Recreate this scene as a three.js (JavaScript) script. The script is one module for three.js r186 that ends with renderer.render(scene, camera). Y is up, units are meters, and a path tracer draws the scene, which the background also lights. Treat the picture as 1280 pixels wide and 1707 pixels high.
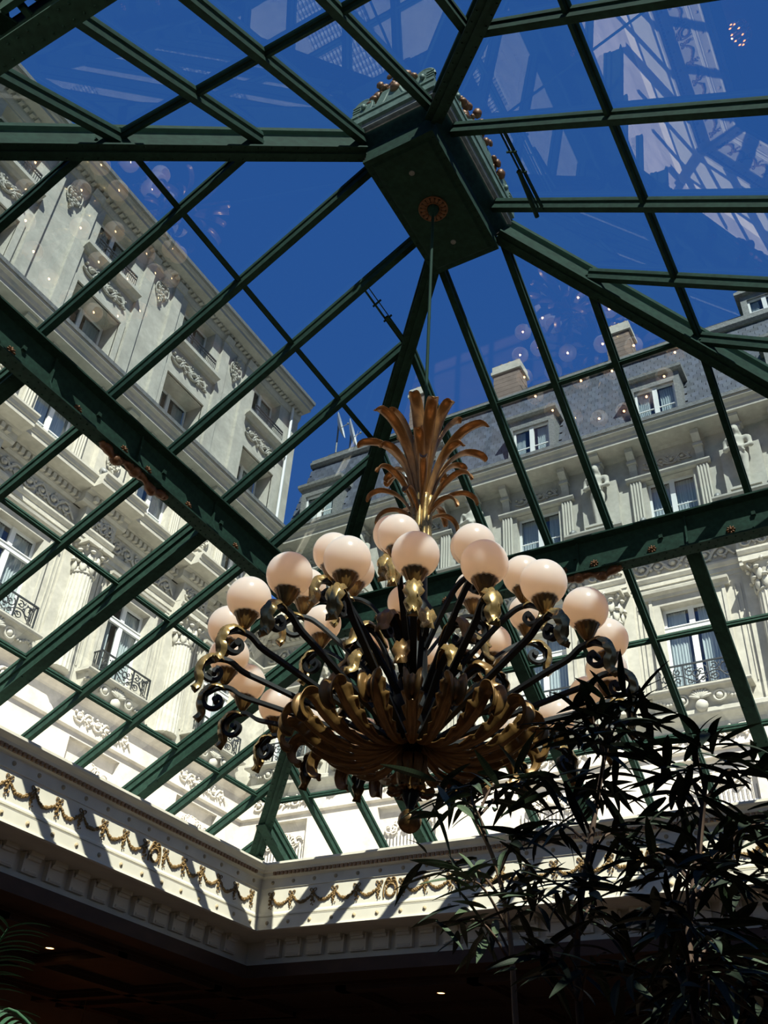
import * as THREE from 'three';
import { mergeGeometries, mergeVertices, toCreasedNormals } from 'three/addons/utils/BufferGeometryUtils.js';
import { MarchingCubes } from 'three/addons/objects/MarchingCubes.js';
import { ImprovedNoise } from 'three/addons/math/ImprovedNoise.js';
import { RectAreaLightUniformsLib } from 'three/addons/lights/RectAreaLightUniformsLib.js';

// ───────── camera, sky, sun, exposure ─────────
const scene = new THREE.Scene();
const EYE = 1.6;                                   // eye height over the floor of the court
const V = (x, y, z) => new THREE.Vector3(x, y, z);
const camera = new THREE.PerspectiveCamera(56.23, 1280 / 1707, 0.1, 400);
camera.position.set(0, EYE, 0);
camera.up.set(0.26032772, 0.79606175, 0.54636542);
camera.lookAt(-0.42197937, EYE + 0.60277796, -0.67719431);
camera.updateMatrixWorld(true);
scene.add(camera);

const renderer = new THREE.WebGLRenderer({ antialias: true });
renderer.toneMapping = THREE.LinearToneMapping;
renderer.toneMappingExposure = 1.0;
renderer.shadowMap.enabled = true;
RectAreaLightUniformsLib.init();

const SUN_EL = 51 * Math.PI / 180, SUN_AZ = 43 * Math.PI / 180;   // azimuth from +z towards +x
const sunDir = V(Math.sin(SUN_AZ) * Math.cos(SUN_EL), Math.sin(SUN_EL), Math.cos(SUN_AZ) * Math.cos(SUN_EL));
{ // clear deep-blue summer sky, paler towards the horizon and round the sun
  const W = 256, H = 128, d = new Float32Array(W * H * 4);
  for (let j = 0; j < H; j++) for (let i = 0; i < W; i++) {
    const el = ((j + 0.5) / H - 0.5) * Math.PI, az = ((i + 0.5) / W - 0.5) * 2 * Math.PI;
    const x = Math.cos(az) * Math.cos(el), y = Math.sin(el), z = Math.sin(az) * Math.cos(el);
    const c = x * sunDir.x + y * sunDir.y + z * sunDir.z, h = Math.pow(1 - Math.max(0, y), 3.2), g = Math.pow(Math.max(0, c), 12) * 0.28, k = (j * W + i) * 4;
    const col = y < -0.02 ? [0.25, 0.24, 0.22] : [0.064 + 0.27 * h + g, 0.235 + 0.33 * h + g, 0.81 + 0.18 * h + g * 0.9];
    for (let q = 0; q < 3; q++) d[k + q] = col[q]; d[k + 3] = 1;
  }
  const t = new THREE.DataTexture(d, W, H, THREE.RGBAFormat, THREE.FloatType);
  t.mapping = THREE.EquirectangularReflectionMapping; t.magFilter = t.minFilter = THREE.LinearFilter; t.needsUpdate = true;
  scene.background = t; scene.environment = t;
}
const sun = new THREE.DirectionalLight(0xfff8ee, 18);
sun.name = 'sun';
sun.position.copy(sunDir).multiplyScalar(90).add(V(-8, 8, -10));
sun.target.position.set(-8, 8, -10);
sun.castShadow = true;
sun.shadow.mapSize.set(4096, 4096);
Object.assign(sun.shadow.camera, { left: -45, right: 45, top: 45, bottom: -45, near: 1, far: 200 });
scene.add(sun, sun.target);

// ───────── helpers ─────────
let seed = 20240611;
const rnd = () => { seed = (seed + 0x6D2B79F5) | 0; let t = Math.imul(seed ^ (seed >>> 15), 1 | seed); t = (t + Math.imul(t ^ (t >>> 7), 61 | t)) ^ t; return ((t ^ (t >>> 14)) >>> 0) / 4294967296; };
const rr = (a, b) => a + (b - a) * rnd();
const lerp = (a, b, t) => a + (b - a) * t;
const clamp = (v, a = 0, b = 1) => Math.min(b, Math.max(a, v));
const sm = (a, b, x) => { const t = clamp((x - a) / (b - a)); return t * t * (3 - 2 * t); };
const used = {};
function numbered(name) {
  const k = used[name] = (used[name] || 0) + 1;
  return k === 1 ? name : name + '_' + String(k - 1).padStart(3, '0');
}
function shade(o) { o.traverse(c => { if (c.isMesh) { c.castShadow = true; c.receiveShadow = true; } }); return o; }
function tag(o, label, category, group, kind) {
  if (label) o.userData.label = label;
  if (category) o.userData.category = category;
  if (group) o.userData.group = group;
  if (kind) o.userData.kind = kind;
  return o;
}
function thing(name, label, category, pos = [0, 0, 0], turn = 0, group) {
  const g = new THREE.Group(); g.name = numbered(name);
  g.position.set(...pos); g.rotation.y = turn;
  tag(g, label, category, group); scene.add(g); return g;
}
function structure(name) { const g = new THREE.Group(); g.name = numbered(name); g.userData.kind = 'structure'; scene.add(g); return g; }
function clean(g) {
  g = g.index ? g.toNonIndexed() : g;
  for (const k of Object.keys(g.attributes)) if (!['position', 'normal', 'uv'].includes(k)) g.deleteAttribute(k);
  if (!g.attributes.normal) g.computeVertexNormals();
  if (!g.attributes.uv) boxUV(g);
  g.morphAttributes = {};
  return g;
}
function merge(list) { return list.length === 1 ? clean(list[0]) : mergeGeometries(list.map(clean), false); }
function part(name, geos, mat, parent = scene, kind) {
  const geo = Array.isArray(geos) ? merge(geos) : geos;
  const m = new THREE.Mesh(geo, mat); m.name = parent === scene ? numbered(name) : name;
  m.castShadow = m.receiveShadow = true;
  if (kind) m.userData.kind = kind;
  parent.add(m); return m;
}
// uv in metres from the dominant axis of each face
function boxUV(g) {
  const p = g.attributes.position, n = g.attributes.normal, uv = new Float32Array(p.count * 2);
  for (let i = 0; i < p.count; i++) {
    const ax = Math.abs(n.getX(i)), ay = Math.abs(n.getY(i)), az = Math.abs(n.getZ(i));
    if (ay >= ax && ay >= az) { uv[2 * i] = p.getX(i); uv[2 * i + 1] = p.getZ(i); }
    else if (ax >= az) { uv[2 * i] = p.getZ(i); uv[2 * i + 1] = p.getY(i); }
    else { uv[2 * i] = p.getX(i); uv[2 * i + 1] = p.getY(i); }
  }
  g.setAttribute('uv', new THREE.BufferAttribute(uv, 2)); return g;
}
function fromTris(pos) {
  const g = new THREE.BufferGeometry();
  g.setAttribute('position', new THREE.Float32BufferAttribute(pos, 3));
  g.computeVertexNormals(); return boxUV(g);
}
const push = (a, ...vs) => { for (const v of vs) a.push(v.x, v.y, v.z); };
// loft between closed rings of Vector3 (flat shaded, capped)
function loft(rings, caps = true, closed = true) {
  const a = [];
  for (let i = 0; i + 1 < rings.length; i++) {
    const r = rings[i], s = rings[i + 1], n = r.length;
    for (let j = 0; j < (closed ? n : n - 1); j++) { const k = (j + 1) % n; push(a, r[j], r[k], s[k], r[j], s[k], s[j]); }
  }
  if (caps) for (const [r, flip] of [[rings[0], 1], [rings[rings.length - 1], 0]]) {
    const tri = THREE.ShapeUtils.triangulateShape(project(r), []);
    for (const [i, j, k] of tri) flip ? push(a, r[i], r[k], r[j]) : push(a, r[i], r[j], r[k]);
  }
  return fromTris(a);
}
function project(r) {                       // ring of Vector3 -> Vector2 in its own plane
  const n = V(0, 0, 0);
  for (let i = 0; i < r.length; i++) { const a = r[i], b = r[(i + 1) % r.length]; n.x += (a.y - b.y) * (a.z + b.z); n.y += (a.z - b.z) * (a.x + b.x); n.z += (a.x - b.x) * (a.y + b.y); }
  n.normalize();
  const u = Math.abs(n.y) < 0.9 ? V(0, 1, 0).cross(n).normalize() : V(1, 0, 0).cross(n).normalize(), w = n.clone().cross(u);
  return r.map(p => new THREE.Vector2(p.dot(u), p.dot(w)));
}
// prism of a profile [[s, n], ...] from P to Q; S sideways, N up
function bar(P, Q, S, N, prof) {
  const ring = O => prof.map(([s, n]) => O.clone().addScaledVector(S, s).addScaledVector(N, n));
  return loft([ring(P), ring(Q)]);
}
const rect = (w, h, s0 = 0, n0 = 0) => [[s0 - w / 2, n0 - h / 2], [s0 + w / 2, n0 - h / 2], [s0 + w / 2, n0 + h / 2], [s0 - w / 2, n0 + h / 2]];
function box(x0, x1, y0, y1, z0, z1, c = 0) {
  if (c > 0) {
    const g = rect2(x0, x1, y0, y1, c);
    return loft([g.map(([x, y]) => V(x, y, z0)), g.map(([x, y]) => V(x, y, z1))]);
  }
  const g = new THREE.BoxGeometry(x1 - x0, y1 - y0, z1 - z0); g.translate((x0 + x1) / 2, (y0 + y1) / 2, (z0 + z1) / 2);
  const h = g.toNonIndexed(); return boxUV(h);
}
const rect2 = (x0, x1, y0, y1, c) => [[x0 + c, y0], [x1 - c, y0], [x1, y0 + c], [x1, y1 - c], [x1 - c, y1], [x0 + c, y1], [x0, y1 - c], [x0, y0 + c]];
function tube(pts, r, n = 6, seg, closed = false) {
  const c = new THREE.CatmullRomCurve3(pts, closed, 'centripetal');
  return new THREE.TubeGeometry(c, seg || Math.max(6, pts.length * 3), r, n, closed);
}
function taperTube(pts, rad, n = 6, seg = 24) {
  const c = new THREE.CatmullRomCurve3(pts, false, 'centripetal'), fr = c.computeFrenetFrames(seg), rings = [];
  for (let i = 0; i <= seg; i++) {
    const p = c.getPoint(i / seg), r = rad(i / seg), ring = [];
    for (let j = 0; j < n; j++) { const a = j / n * 2 * Math.PI; ring.push(p.clone().addScaledVector(fr.normals[i], Math.cos(a) * r).addScaledVector(fr.binormals[i], Math.sin(a) * r)); }
    rings.push(ring);
  }
  return smoothLoft(rings);
}
function smoothLoft(rings, cap = true) {
  const n = rings[0].length, pos = [], idx = [];
  rings.forEach(r => push(pos, ...r));
  for (let i = 0; i + 1 < rings.length; i++) for (let j = 0; j < n; j++) { const k = (j + 1) % n; idx.push(i * n + j, i * n + k, (i + 1) * n + k, i * n + j, (i + 1) * n + k, (i + 1) * n + j); }
  if (cap) for (const [b, f] of [[0, 1], [(rings.length - 1) * n, 0]]) for (let j = 1; j + 1 < n; j++) f ? idx.push(b, b + j + 1, b + j) : idx.push(b, b + j, b + j + 1);
  const g = new THREE.BufferGeometry(); g.setAttribute('position', new THREE.Float32BufferAttribute(pos, 3)); g.setIndex(idx); g.computeVertexNormals();
  const h = g.toNonIndexed(); return boxUV(h);
}
// sheet with thickness from a grid of points [i][j]
function sheet(grid, t = 0.006) {
  const ni = grid.length, nj = grid[0].length, nor = grid.map(r => r.map(() => V(0, 0, 0)));
  const g0 = (i, j) => grid[i][j];
  for (let i = 0; i < ni; i++) for (let j = 0; j < nj; j++) {
    const a = g0(Math.min(i + 1, ni - 1), j).clone().sub(g0(Math.max(i - 1, 0), j)), b = g0(i, Math.min(j + 1, nj - 1)).clone().sub(g0(i, Math.max(j - 1, 0)));
    nor[i][j] = a.cross(b).normalize();
  }
  const rings = [];
  for (let i = 0; i < ni; i++) {
    const ring = [];
    for (let j = 0; j < nj; j++) ring.push(g0(i, j).clone().addScaledVector(nor[i][j], t / 2));
    for (let j = nj - 1; j >= 0; j--) ring.push(g0(i, j).clone().addScaledVector(nor[i][j], -t / 2));
    rings.push(ring);
  }
  return smoothLoft(rings);
}
const lathe = (pts, n = 24) => new THREE.LatheGeometry(pts.map(([r, y]) => new THREE.Vector2(r, y)), n);
function rotY(g, a) { const h = g.clone(); h.rotateY(a); return h; }
function moved(g, x, y, z, sx = 1, sy = sx, sz = sx) { const h = g.clone(); h.scale(sx, sy, sz); h.translate(x, y, z); return h; }
function spiral(cx, cy, r0, r1, a0, a1, n = 14) {
  const o = []; for (let i = 0; i <= n; i++) { const t = i / n, a = lerp(a0, a1, t), r = lerp(r0, r1, t); o.push([cx + r * Math.cos(a), cy + r * Math.sin(a)]); } return o;
}

// ───────── textures: grain, stains and fine relief only ─────────
const noise = new ImprovedNoise();
function fbm(x, y, per, oct = 4) {          // tiling noise
  let s = 0, a = 0.5, f = 1;
  for (let o = 0; o < oct; o++) {
    const p = per * f, u = x * p, v = y * p, n = (i, j) => noise.noise(u - i * p, v - j * p, 7.3 + o * 3.1);
    const wx = x, wy = y;
    s += a * (n(0, 0) * (1 - wx) * (1 - wy) + n(1, 0) * wx * (1 - wy) + n(0, 1) * (1 - wx) * wy + n(1, 1) * wx * wy);
    a *= 0.5; f *= 2;
  }
  return s;
}
function tex(size, fn, srgb, rep = 1) {
  const d = new Uint8Array(size * size * 4);
  for (let j = 0; j < size; j++) for (let i = 0; i < size; i++) { const c = fn(i / size, j / size), k = (j * size + i) * 4; d[k] = clamp(c[0]) * 255; d[k + 1] = clamp(c[1]) * 255; d[k + 2] = clamp(c[2]) * 255; d[k + 3] = 255; }
  const t = new THREE.DataTexture(d, size, size); t.wrapS = t.wrapT = THREE.RepeatWrapping; t.magFilter = THREE.LinearFilter; t.minFilter = THREE.LinearMipmapLinearFilter; t.generateMipmaps = true;
  if (srgb) t.colorSpace = THREE.SRGBColorSpace; t.repeat.set(rep, rep); t.needsUpdate = true; return t;
}
const g1 = (b, v) => [b + v, b + v, b + v];
const stoneTint = tex(256, (x, y) => { const n = fbm(x, y, 4, 5), m = fbm(y, x, 17, 3); const k = 0.86 + 0.22 * n + 0.1 * m; return [k, k * 0.985, k * 0.955]; }, true, 0.35);
const stoneBump = tex(256, (x, y) => g1(0.5, 0.5 * fbm(x, y, 9, 5)), false, 0.8);
const plasterTint = tex(256, (x, y) => { const k = 0.93 + 0.12 * fbm(x, y, 5, 5); return [k, k * 0.99, k * 0.97]; }, true, 0.6);
const metalMott = tex(256, (x, y) => { const n = fbm(x, y, 6, 5), k = 0.82 + 0.42 * n; return [k, k * 0.97, k * 0.92]; }, true, 2.5);
const roughMott = tex(256, (x, y) => g1(0.8, 0.5 * fbm(x, y, 8, 4)), false, 3);
const leafVein = tex(128, (x, y) => { const k = 0.9 + 0.12 * fbm(x, y, 6, 3) + 0.06 * Math.sin(y * 40 * Math.PI); return [k, k, k]; }, true, 1);
const slateTint = tex(256, (x, y) => { const k = 0.85 + 0.35 * fbm(x, y, 14, 4); return [k, k, k * 1.03]; }, true, 0.3);
const woodTint = tex(256, (x, y) => { const k = 0.8 + 0.3 * fbm(x * 0.5, y, 12, 4); return [k, k * 0.95, k * 0.9]; }, true, 0.4);

// ───────── materials ─────────
const D = THREE.DoubleSide;
const std = (r, g, b, rough, metal = 0, extra = {}) => { const m = new THREE.MeshPhysicalMaterial({ roughness: rough, metalness: metal, side: D, ...extra }); m.color.setRGB(r, g, b); return m; };
const M = {
  green: std(0.0175, 0.056, 0.042, 0.8, 0, { map: metalMott, specularIntensity: 0.35 }),
  rust: std(0.2, 0.085, 0.03, 0.5, 0.35, { map: metalMott }),
  gold: std(0.62, 0.42, 0.17, 0.36, 0.55, { map: metalMott, roughnessMap: roughMott }),
  bronze: std(0.36, 0.20, 0.065, 0.42, 0.4, { map: metalMott, roughnessMap: roughMott }),
  iron: std(0.011, 0.011, 0.0105, 0.6, 0, { roughnessMap: roughMott, specularIntensity: 0.45 }),
  plaster: std(0.74, 0.71, 0.62, 0.85, 0, { map: plasterTint }),
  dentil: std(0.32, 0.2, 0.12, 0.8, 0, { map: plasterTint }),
  garland: std(0.30, 0.19, 0.07, 0.55, 0.3, { map: metalMott }),
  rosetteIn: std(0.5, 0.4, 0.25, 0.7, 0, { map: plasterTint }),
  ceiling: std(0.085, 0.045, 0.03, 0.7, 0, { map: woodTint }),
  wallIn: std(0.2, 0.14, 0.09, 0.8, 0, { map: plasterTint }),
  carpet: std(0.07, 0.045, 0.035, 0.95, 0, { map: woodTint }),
  stone: std(0.60, 0.595, 0.55, 0.9, 0, { map: stoneTint, bumpMap: stoneBump, bumpScale: 0.012 }),
  stoneCarved: std(0.60, 0.595, 0.55, 0.85, 0, { map: stoneTint }),
  zinc: std(0.30, 0.33, 0.36, 0.55, 0.2, { map: metalMott }),
  leafGilt: std(0.36, 0.175, 0.055, 0.42, 0.45, { map: metalMott, roughnessMap: roughMott }),
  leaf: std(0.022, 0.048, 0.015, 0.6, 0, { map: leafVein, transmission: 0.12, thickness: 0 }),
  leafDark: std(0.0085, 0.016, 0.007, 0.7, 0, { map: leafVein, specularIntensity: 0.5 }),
  leafPale: std(0.06, 0.09, 0.045, 0.5, 0, { map: leafVein }),
  palm: std(0.025, 0.085, 0.035, 0.5, 0, { map: leafVein, transmission: 0.15, thickness: 0 }),
  pot: std(0.28, 0.13, 0.07, 0.7, 0, { map: plasterTint }),
  soil: std(0.05, 0.035, 0.025, 0.95, 0),
  crest: std(0.12, 0.2, 0.18, 0.6, 0.1, { map: metalMott }),
  slate: std(0.085, 0.10, 0.125, 0.6, 0, { map: slateTint }),
  brick: std(0.24, 0.19, 0.17, 0.9, 0, { map: stoneTint }),
  joinery: std(0.70, 0.71, 0.70, 0.5),
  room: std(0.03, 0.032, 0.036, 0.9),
  curtain: std(0.5, 0.52, 0.52, 0.9),
  ironRail: std(0.035, 0.04, 0.045, 0.5, 0.2),
  bark: std(0.5, 0.36, 0.23, 0.85, 0, { map: woodTint }),
  twig: std(0.07, 0.04, 0.025, 0.8),
  terrace: std(0.45, 0.44, 0.42, 0.85, 0, { map: stoneTint }),
};
const pane = (r, g, b, ior) => { const m = new THREE.MeshPhysicalMaterial({ transmission: 1, thickness: 0, roughness: 0, metalness: 0, ior, side: D }); m.color.setRGB(r, g, b); return m; };
M.glassTop = pane(0.33, 0.392, 0.40, 2.0);
M.glassLow = pane(0.60, 0.65, 0.62, 1.6);
M.windowGlass = pane(0.78, 0.84, 0.86, 1.9);
M.glassClear = pane(0.97, 0.97, 0.93, 1.5);

// ───────── the court: measures ─────────
const Y = v => v + EYE;
const xl = -10.237, xr = 3.359, zb = -13.411, zf = 1.062;          // inner lip of the cornice
const RX1 = -7.378, RX2 = 0.4995, RZ1 = -10.552, RZ2 = -1.797;      // ring girder
const CX = -3.439, CZ = -6.1746, HX = 3.9385, HZ = 4.3775;
const slopeUp = 0.649, slopeLo = 0.57;
const yUp = w => Y(8.2155 + slopeUp * w), yLo = w => Y(8.1 - slopeLo * w);   // w inwards / outwards from the girder
const SIDES = {
  left: { at: (o, w, y) => V(RX1 + w, y, CZ + o), along: V(0, 0, 1), inn: V(1, 0, 0), H: HZ, up: [0.585, 1.755, 2.925, 4.02], lo: 1.12 },
  right: { at: (o, w, y) => V(RX2 - w, y, CZ + o), along: V(0, 0, 1), inn: V(-1, 0, 0), H: HZ, up: [0.585, 1.755, 2.8, 3.9], lo: 1.12 },
  back: { at: (o, w, y) => V(CX + o, y, RZ1 + w), along: V(1, 0, 0), inn: V(0, 0, 1), H: HX, up: [0.45, 1.29, 2.34, 3.3], lo: 0.985 },
  front: { at: (o, w, y) => V(CX + o, y, RZ2 - w), along: V(1, 0, 0), inn: V(0, 0, -1), H: HX, up: [0.45, 1.31, 2.34, 3.3], lo: 0.985 },
};
const W_TOP = 3.40, W_PUR = 1.61, ROWS = [0.28, 1.8, 3.29, 4.75];
// glazing bar and purlin sections (sideways, height below the glass)
const RAFTER = [[-0.05, 0.02], [0.05, 0.02], [0.05, -0.03], [0.033, -0.04], [0.033, -0.085], [0.04, -0.09], [0.04, -0.135], [-0.04, -0.135], [-0.04, -0.09], [-0.033, -0.085], [-0.033, -0.04], [-0.05, -0.03]];
const PURLIN = [[-0.035, 0.02], [0.035, 0.02], [0.035, -0.03], [0.022, -0.035], [0.022, -0.075], [-0.022, -0.075], [-0.022, -0.035], [-0.035, -0.03]];
function clip(poly, f) {                    // keep f(p) >= 0
  const out = [];
  for (let i = 0; i < poly.length; i++) {
    const a = poly[i], b = poly[(i + 1) % poly.length], fa = f(a), fb = f(b);
    if (fa >= 0) out.push(a);
    if ((fa >= 0) !== (fb >= 0)) { const t = fa / (fa - fb); out.push([lerp(a[0], b[0], t), lerp(a[1], b[1], t)]); }
  }
  return out;
}
function paneGeo(poly, P) {
  const pts = poly.map(P), a = [];
  for (let i = 1; i + 1 < pts.length; i++) push(a, pts[0], pts[i], pts[i + 1]);
  return fromTris(a);
}
const GLASS = 0.08;                          // the glass lies this far above the line of the bars
for (const [side, S] of Object.entries(SIDES)) {
  // upper slope
  const up = structure('roof_' + side);
  const Nu = S.inn.clone().multiplyScalar(-slopeUp).add(V(0, 1, 0)).normalize();
  const Pu = ([o, w]) => S.at(o, w, yUp(w)).addScaledVector(Nu, GLASS);
  const offs = [...S.up.map(v => -v).reverse(), ...S.up].filter(v => Math.abs(v) < S.H);
  const cuts = [-S.H, ...offs, S.H], rows = [-0.28, W_PUR, W_TOP];
  for (const o of offs) {
    const w1 = Math.min(W_TOP, S.H - Math.abs(o));
    if (w1 > 0.15) part('rafter', bar(Pu([o, -0.27]), Pu([o, w1]), S.along, Nu, RAFTER), M.green, up);
  }
  const dirUp = S.inn.clone().add(V(0, slopeUp, 0)).normalize();
  for (let i = 0; i + 1 < cuts.length; i++) {
    const c = (cuts[i] + cuts[i + 1]) / 2, reach = S.H - W_PUR;
    const a = Math.max(cuts[i], -reach), b = Math.min(cuts[i + 1], reach);
    if (b - a > 0.05) part('purlin', bar(Pu([a, W_PUR]), Pu([b, W_PUR]), dirUp, Nu, PURLIN), M.green, up);
    for (let j = 0; j < 2; j++) {
      let poly = [[cuts[i], rows[j]], [cuts[i + 1], rows[j]], [cuts[i + 1], rows[j + 1]], [cuts[i], rows[j + 1]]];
      poly = clip(clip(poly, p => S.H - p[1] - p[0]), p => S.H - p[1] + p[0]);
      if (poly.length > 2) { const m = part('pane', paneGeo(poly, Pu), M.glassTop, up); m.castShadow = false; }
    }
  }
  // lower slope
  const lo = structure('roof_lower_' + side);
  const Nl = S.inn.clone().multiplyScalar(-slopeLo).add(V(0, 1, 0)).normalize(), dirLo = S.inn.clone().add(V(0, slopeLo, 0)).normalize();
  const Pl = ([o, w]) => S.at(o, -w, yLo(w)).addScaledVector(Nl, GLASS);
  const lofs = []; for (let k = -9; k <= 9; k++) lofs.push((k + 0.5) * S.lo);
  const lim = S.H + ROWS[3], lo2 = lofs.filter(v => Math.abs(v) < lim - 0.2), lcut = [-lim, ...lo2, lim];
  for (const o of lo2) {
    const w0 = Math.max(0.3, Math.abs(o) - S.H), k = Math.round((Math.abs(o) / S.lo - 0.5));
    part('rafter', bar(Pl([o, w0]), Pl([o, ROWS[3]]), S.along, Nl, RAFTER), M.green, lo);
    if (k % 3 === 1) {
      const sg = Math.sign(o) || 1, s0 = side === 'left' || side === 'back' ? -1 : 1;
      const tr = part('truss', [bar(Pl([o, w0]), Pl([o, ROWS[3]]), S.along, Nl, rect(0.02, 0.26, 0, -0.24)), bar(Pl([o, w0]), Pl([o, ROWS[3]]), S.along, Nl, rect(0.19, 0.022, 0, -0.37)), bar(Pl([o, w0]), Pl([o, ROWS[3]]), S.along, Nl, rect(0.1, 0.02, 0, -0.34))], M.green, lo);
      const rv = [];
      for (let w = w0 + 0.3; w < ROWS[3]; w += 0.55) for (const d of [-0.07, 0.07]) { const p = Pl([o + d, w]).addScaledVector(Nl, -0.385); rv.push(moved(new THREE.SphereGeometry(0.014, 5, 4), p.x, p.y, p.z)); }
      part('rivets', rv, M.green, tr, 'stuff');
    }
  }
  for (let i = 0; i + 1 < lcut.length; i++) for (let j = 0; j < 3; j++) {
    if (j) {
      const r = S.H + ROWS[j], a = Math.max(lcut[i], -r), b = Math.min(lcut[i + 1], r);
      if (b - a > 0.05) part('purlin', bar(Pl([a, ROWS[j]]), Pl([b, ROWS[j]]), dirLo, Nl, PURLIN), M.green, lo);
    }
    let poly = [[lcut[i], ROWS[j]], [lcut[i + 1], ROWS[j]], [lcut[i + 1], ROWS[j + 1]], [lcut[i], ROWS[j + 1]]];
    poly = clip(clip(poly, p => S.H + p[1] - p[0]), p => S.H + p[1] + p[0]);
    if (poly.length > 2) { const m = part('pane', paneGeo(poly, Pl), j === 2 ? M.glassClear : M.glassLow, lo); m.castShadow = false; }
  }
  // girder
  const gd = structure('beam_' + side);
  const a = -S.H - 0.35, b = S.H + 0.35, yT = Y(7.907), yB = Y(7.355), up3 = V(0, 1, 0);
  const across = (w, y, ww, hh, name, mat) => part(name, bar(S.at(a, w, y), S.at(b, w, y), S.inn, up3, rect(ww, hh)), mat, gd);
  across(-0.15, (yT + yB) / 2, 0.025, yT - yB, 'web', M.green);
  across(-0.085, yT - 0.012, 0.17, 0.024, 'flange', M.green);
  across(-0.105, yB - 0.012, 0.21, 0.024, 'flange', M.green);
  across(-0.115, yB + 0.035, 0.06, 0.05, 'flange_angle', M.green);
  across(-0.30, (yT - 0.3 + yUp(-0.28)) / 2 + 0.04, 0.05, yUp(-0.28) - yT + 0.38, 'kerb', M.green);
  for (let o = -S.H + 0.3; o < S.H; o += 1.2) part('bracket', bar(S.at(o, -0.1, yB + 0.3), S.at(o, -0.3, yB + 0.3), S.along, up3, rect(0.05, 0.05)), M.green, gd);
  for (let o = -4.5; o <= 4.5; o += 1.5) if (Math.abs(o) < S.H) {
    const K = q => [[-0.14, 0], [-0.01, 0], [-0.09, 0.16], [-0.11, yT - yB], [-0.14, yT - yB]].map(([w, y]) => S.at(o + q, w, yB + y)); part('stiffener', loft([K(-0.012), K(0.012)]), M.green, gd);
  }
  const rv = [], ball = new THREE.SphereGeometry(0.013, 5, 4);
  for (let o = -S.H + 0.1; o < S.H; o += 0.11) for (const w of [-0.05, -0.16]) { const p = S.at(o + (w < -0.1 ? 0.055 : 0), w, yB - 0.026); rv.push(moved(ball, p.x, p.y, p.z)); }
  for (let o = -S.H + 0.1; o < S.H; o += 0.28) { const p = S.at(o, -0.136, yB + 0.1); rv.push(moved(ball, p.x, p.y, p.z)); }
  part('rivets', rv, M.green, gd, 'stuff');
  for (const o of [-3.2, -2.05, -1.02, -0.22, 0.22, 1.02, 2.05, 3.2]) {
    const g = [moved(new THREE.SphereGeometry(0.022, 8, 6), 0, 0, 0.03)];
    for (let k = 0; k < 8; k++) { const q = new THREE.SphereGeometry(0.024, 7, 5); q.scale(1, 0.55, 0.7); q.translate(0.04, 0, 0.012); q.rotateZ(k * Math.PI / 4); g.push(q); }
    const r = part('rosette', g, M.rust, gd); r.position.copy(S.at(o, -0.136, yB + 0.14)); r.lookAt(S.at(o, 1, yB + 0.14));
  }
  if (side === 'left' || side === 'back') { // bronze cresting under the middle of the girder
    const g = [], P = (o, y) => S.at(o, -0.1, yB + y);
    for (const s of [-1, 1]) {
      g.push(taperTube([P(0, -0.06), P(s * 0.12, -0.03), P(s * 0.24, -0.07), P(s * 0.34, -0.12), P(s * 0.46, -0.06), P(s * 0.6, -0.03)], t => 0.035 + 0.03 * Math.sin(t * Math.PI * 3) ** 2, 7));
      const c = P(s * 0.33, -0.11); g.push(moved(new THREE.SphereGeometry(0.07, 10, 8), c.x, c.y, c.z));
      const c2 = P(s * 0.55, -0.05); g.push(moved(new THREE.SphereGeometry(0.05, 10, 8), c2.x, c2.y, c2.z));
    }
    const c = P(0, -0.04); g.push(moved(new THREE.SphereGeometry(0.085, 10, 8), c.x, c.y, c.z));
    part('cresting', g, M.rust, gd);
  }
}
// hips
{
  const hips = structure('roof_hips');
  for (const sx of [-1, 1]) for (const sz of [-1, 1]) {
    const C = (w, y) => V(CX + sx * (HX - w), y, CZ + sz * (HZ - w));
    const d = V(-sx, 0, -sz), S = V(sz, 0, -sx).normalize();
    const doHip = (name, A, B, mat, fw, dep) => {
      const T = B.clone().sub(A).normalize(), N = S.clone().cross(T).normalize(); if (N.y < 0) N.negate();
      const h = new THREE.Group(); h.name = name; hips.add(h);
      part('web', bar(A, B, S, N, rect(0.05, dep, 0, -dep / 2 + 0.06)), mat, h);
      part('flange', bar(A, B, S, N, rect(fw, 0.025, 0, -dep + 0.05)), mat, h);
      part('flange_rib', bar(A, B, S, N, rect(0.05, 0.03, 0, -dep + 0.025)), mat, h);
      part('cap', bar(A, B, S, N, rect(0.14, 0.05, 0, 0.06)), mat, h);
      const rv = [], L = A.distanceTo(B);
      for (let t = 0.1; t < L; t += 0.16) for (const s of [-fw * 0.36, fw * 0.36]) { const p = A.clone().addScaledVector(T, t).addScaledVector(S, s).addScaledVector(N, -dep + 0.036); rv.push(moved(new THREE.SphereGeometry(0.012, 5, 4), p.x, p.y, p.z)); }
      part('rivets', rv, M.green, h, 'stuff');
    };
    const n = V(0, 0.09, 0);
    doHip('hip_rafter', C(0, yUp(0)).add(n), C(W_TOP, yUp(W_TOP)).add(n), M.green, 0.21, 0.34);
    doHip('hip_rafter', C(-4.75, yLo(4.75)).add(n), C(0, yLo(0)).add(n), M.green, 0.27, 0.36);
  }
}
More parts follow.
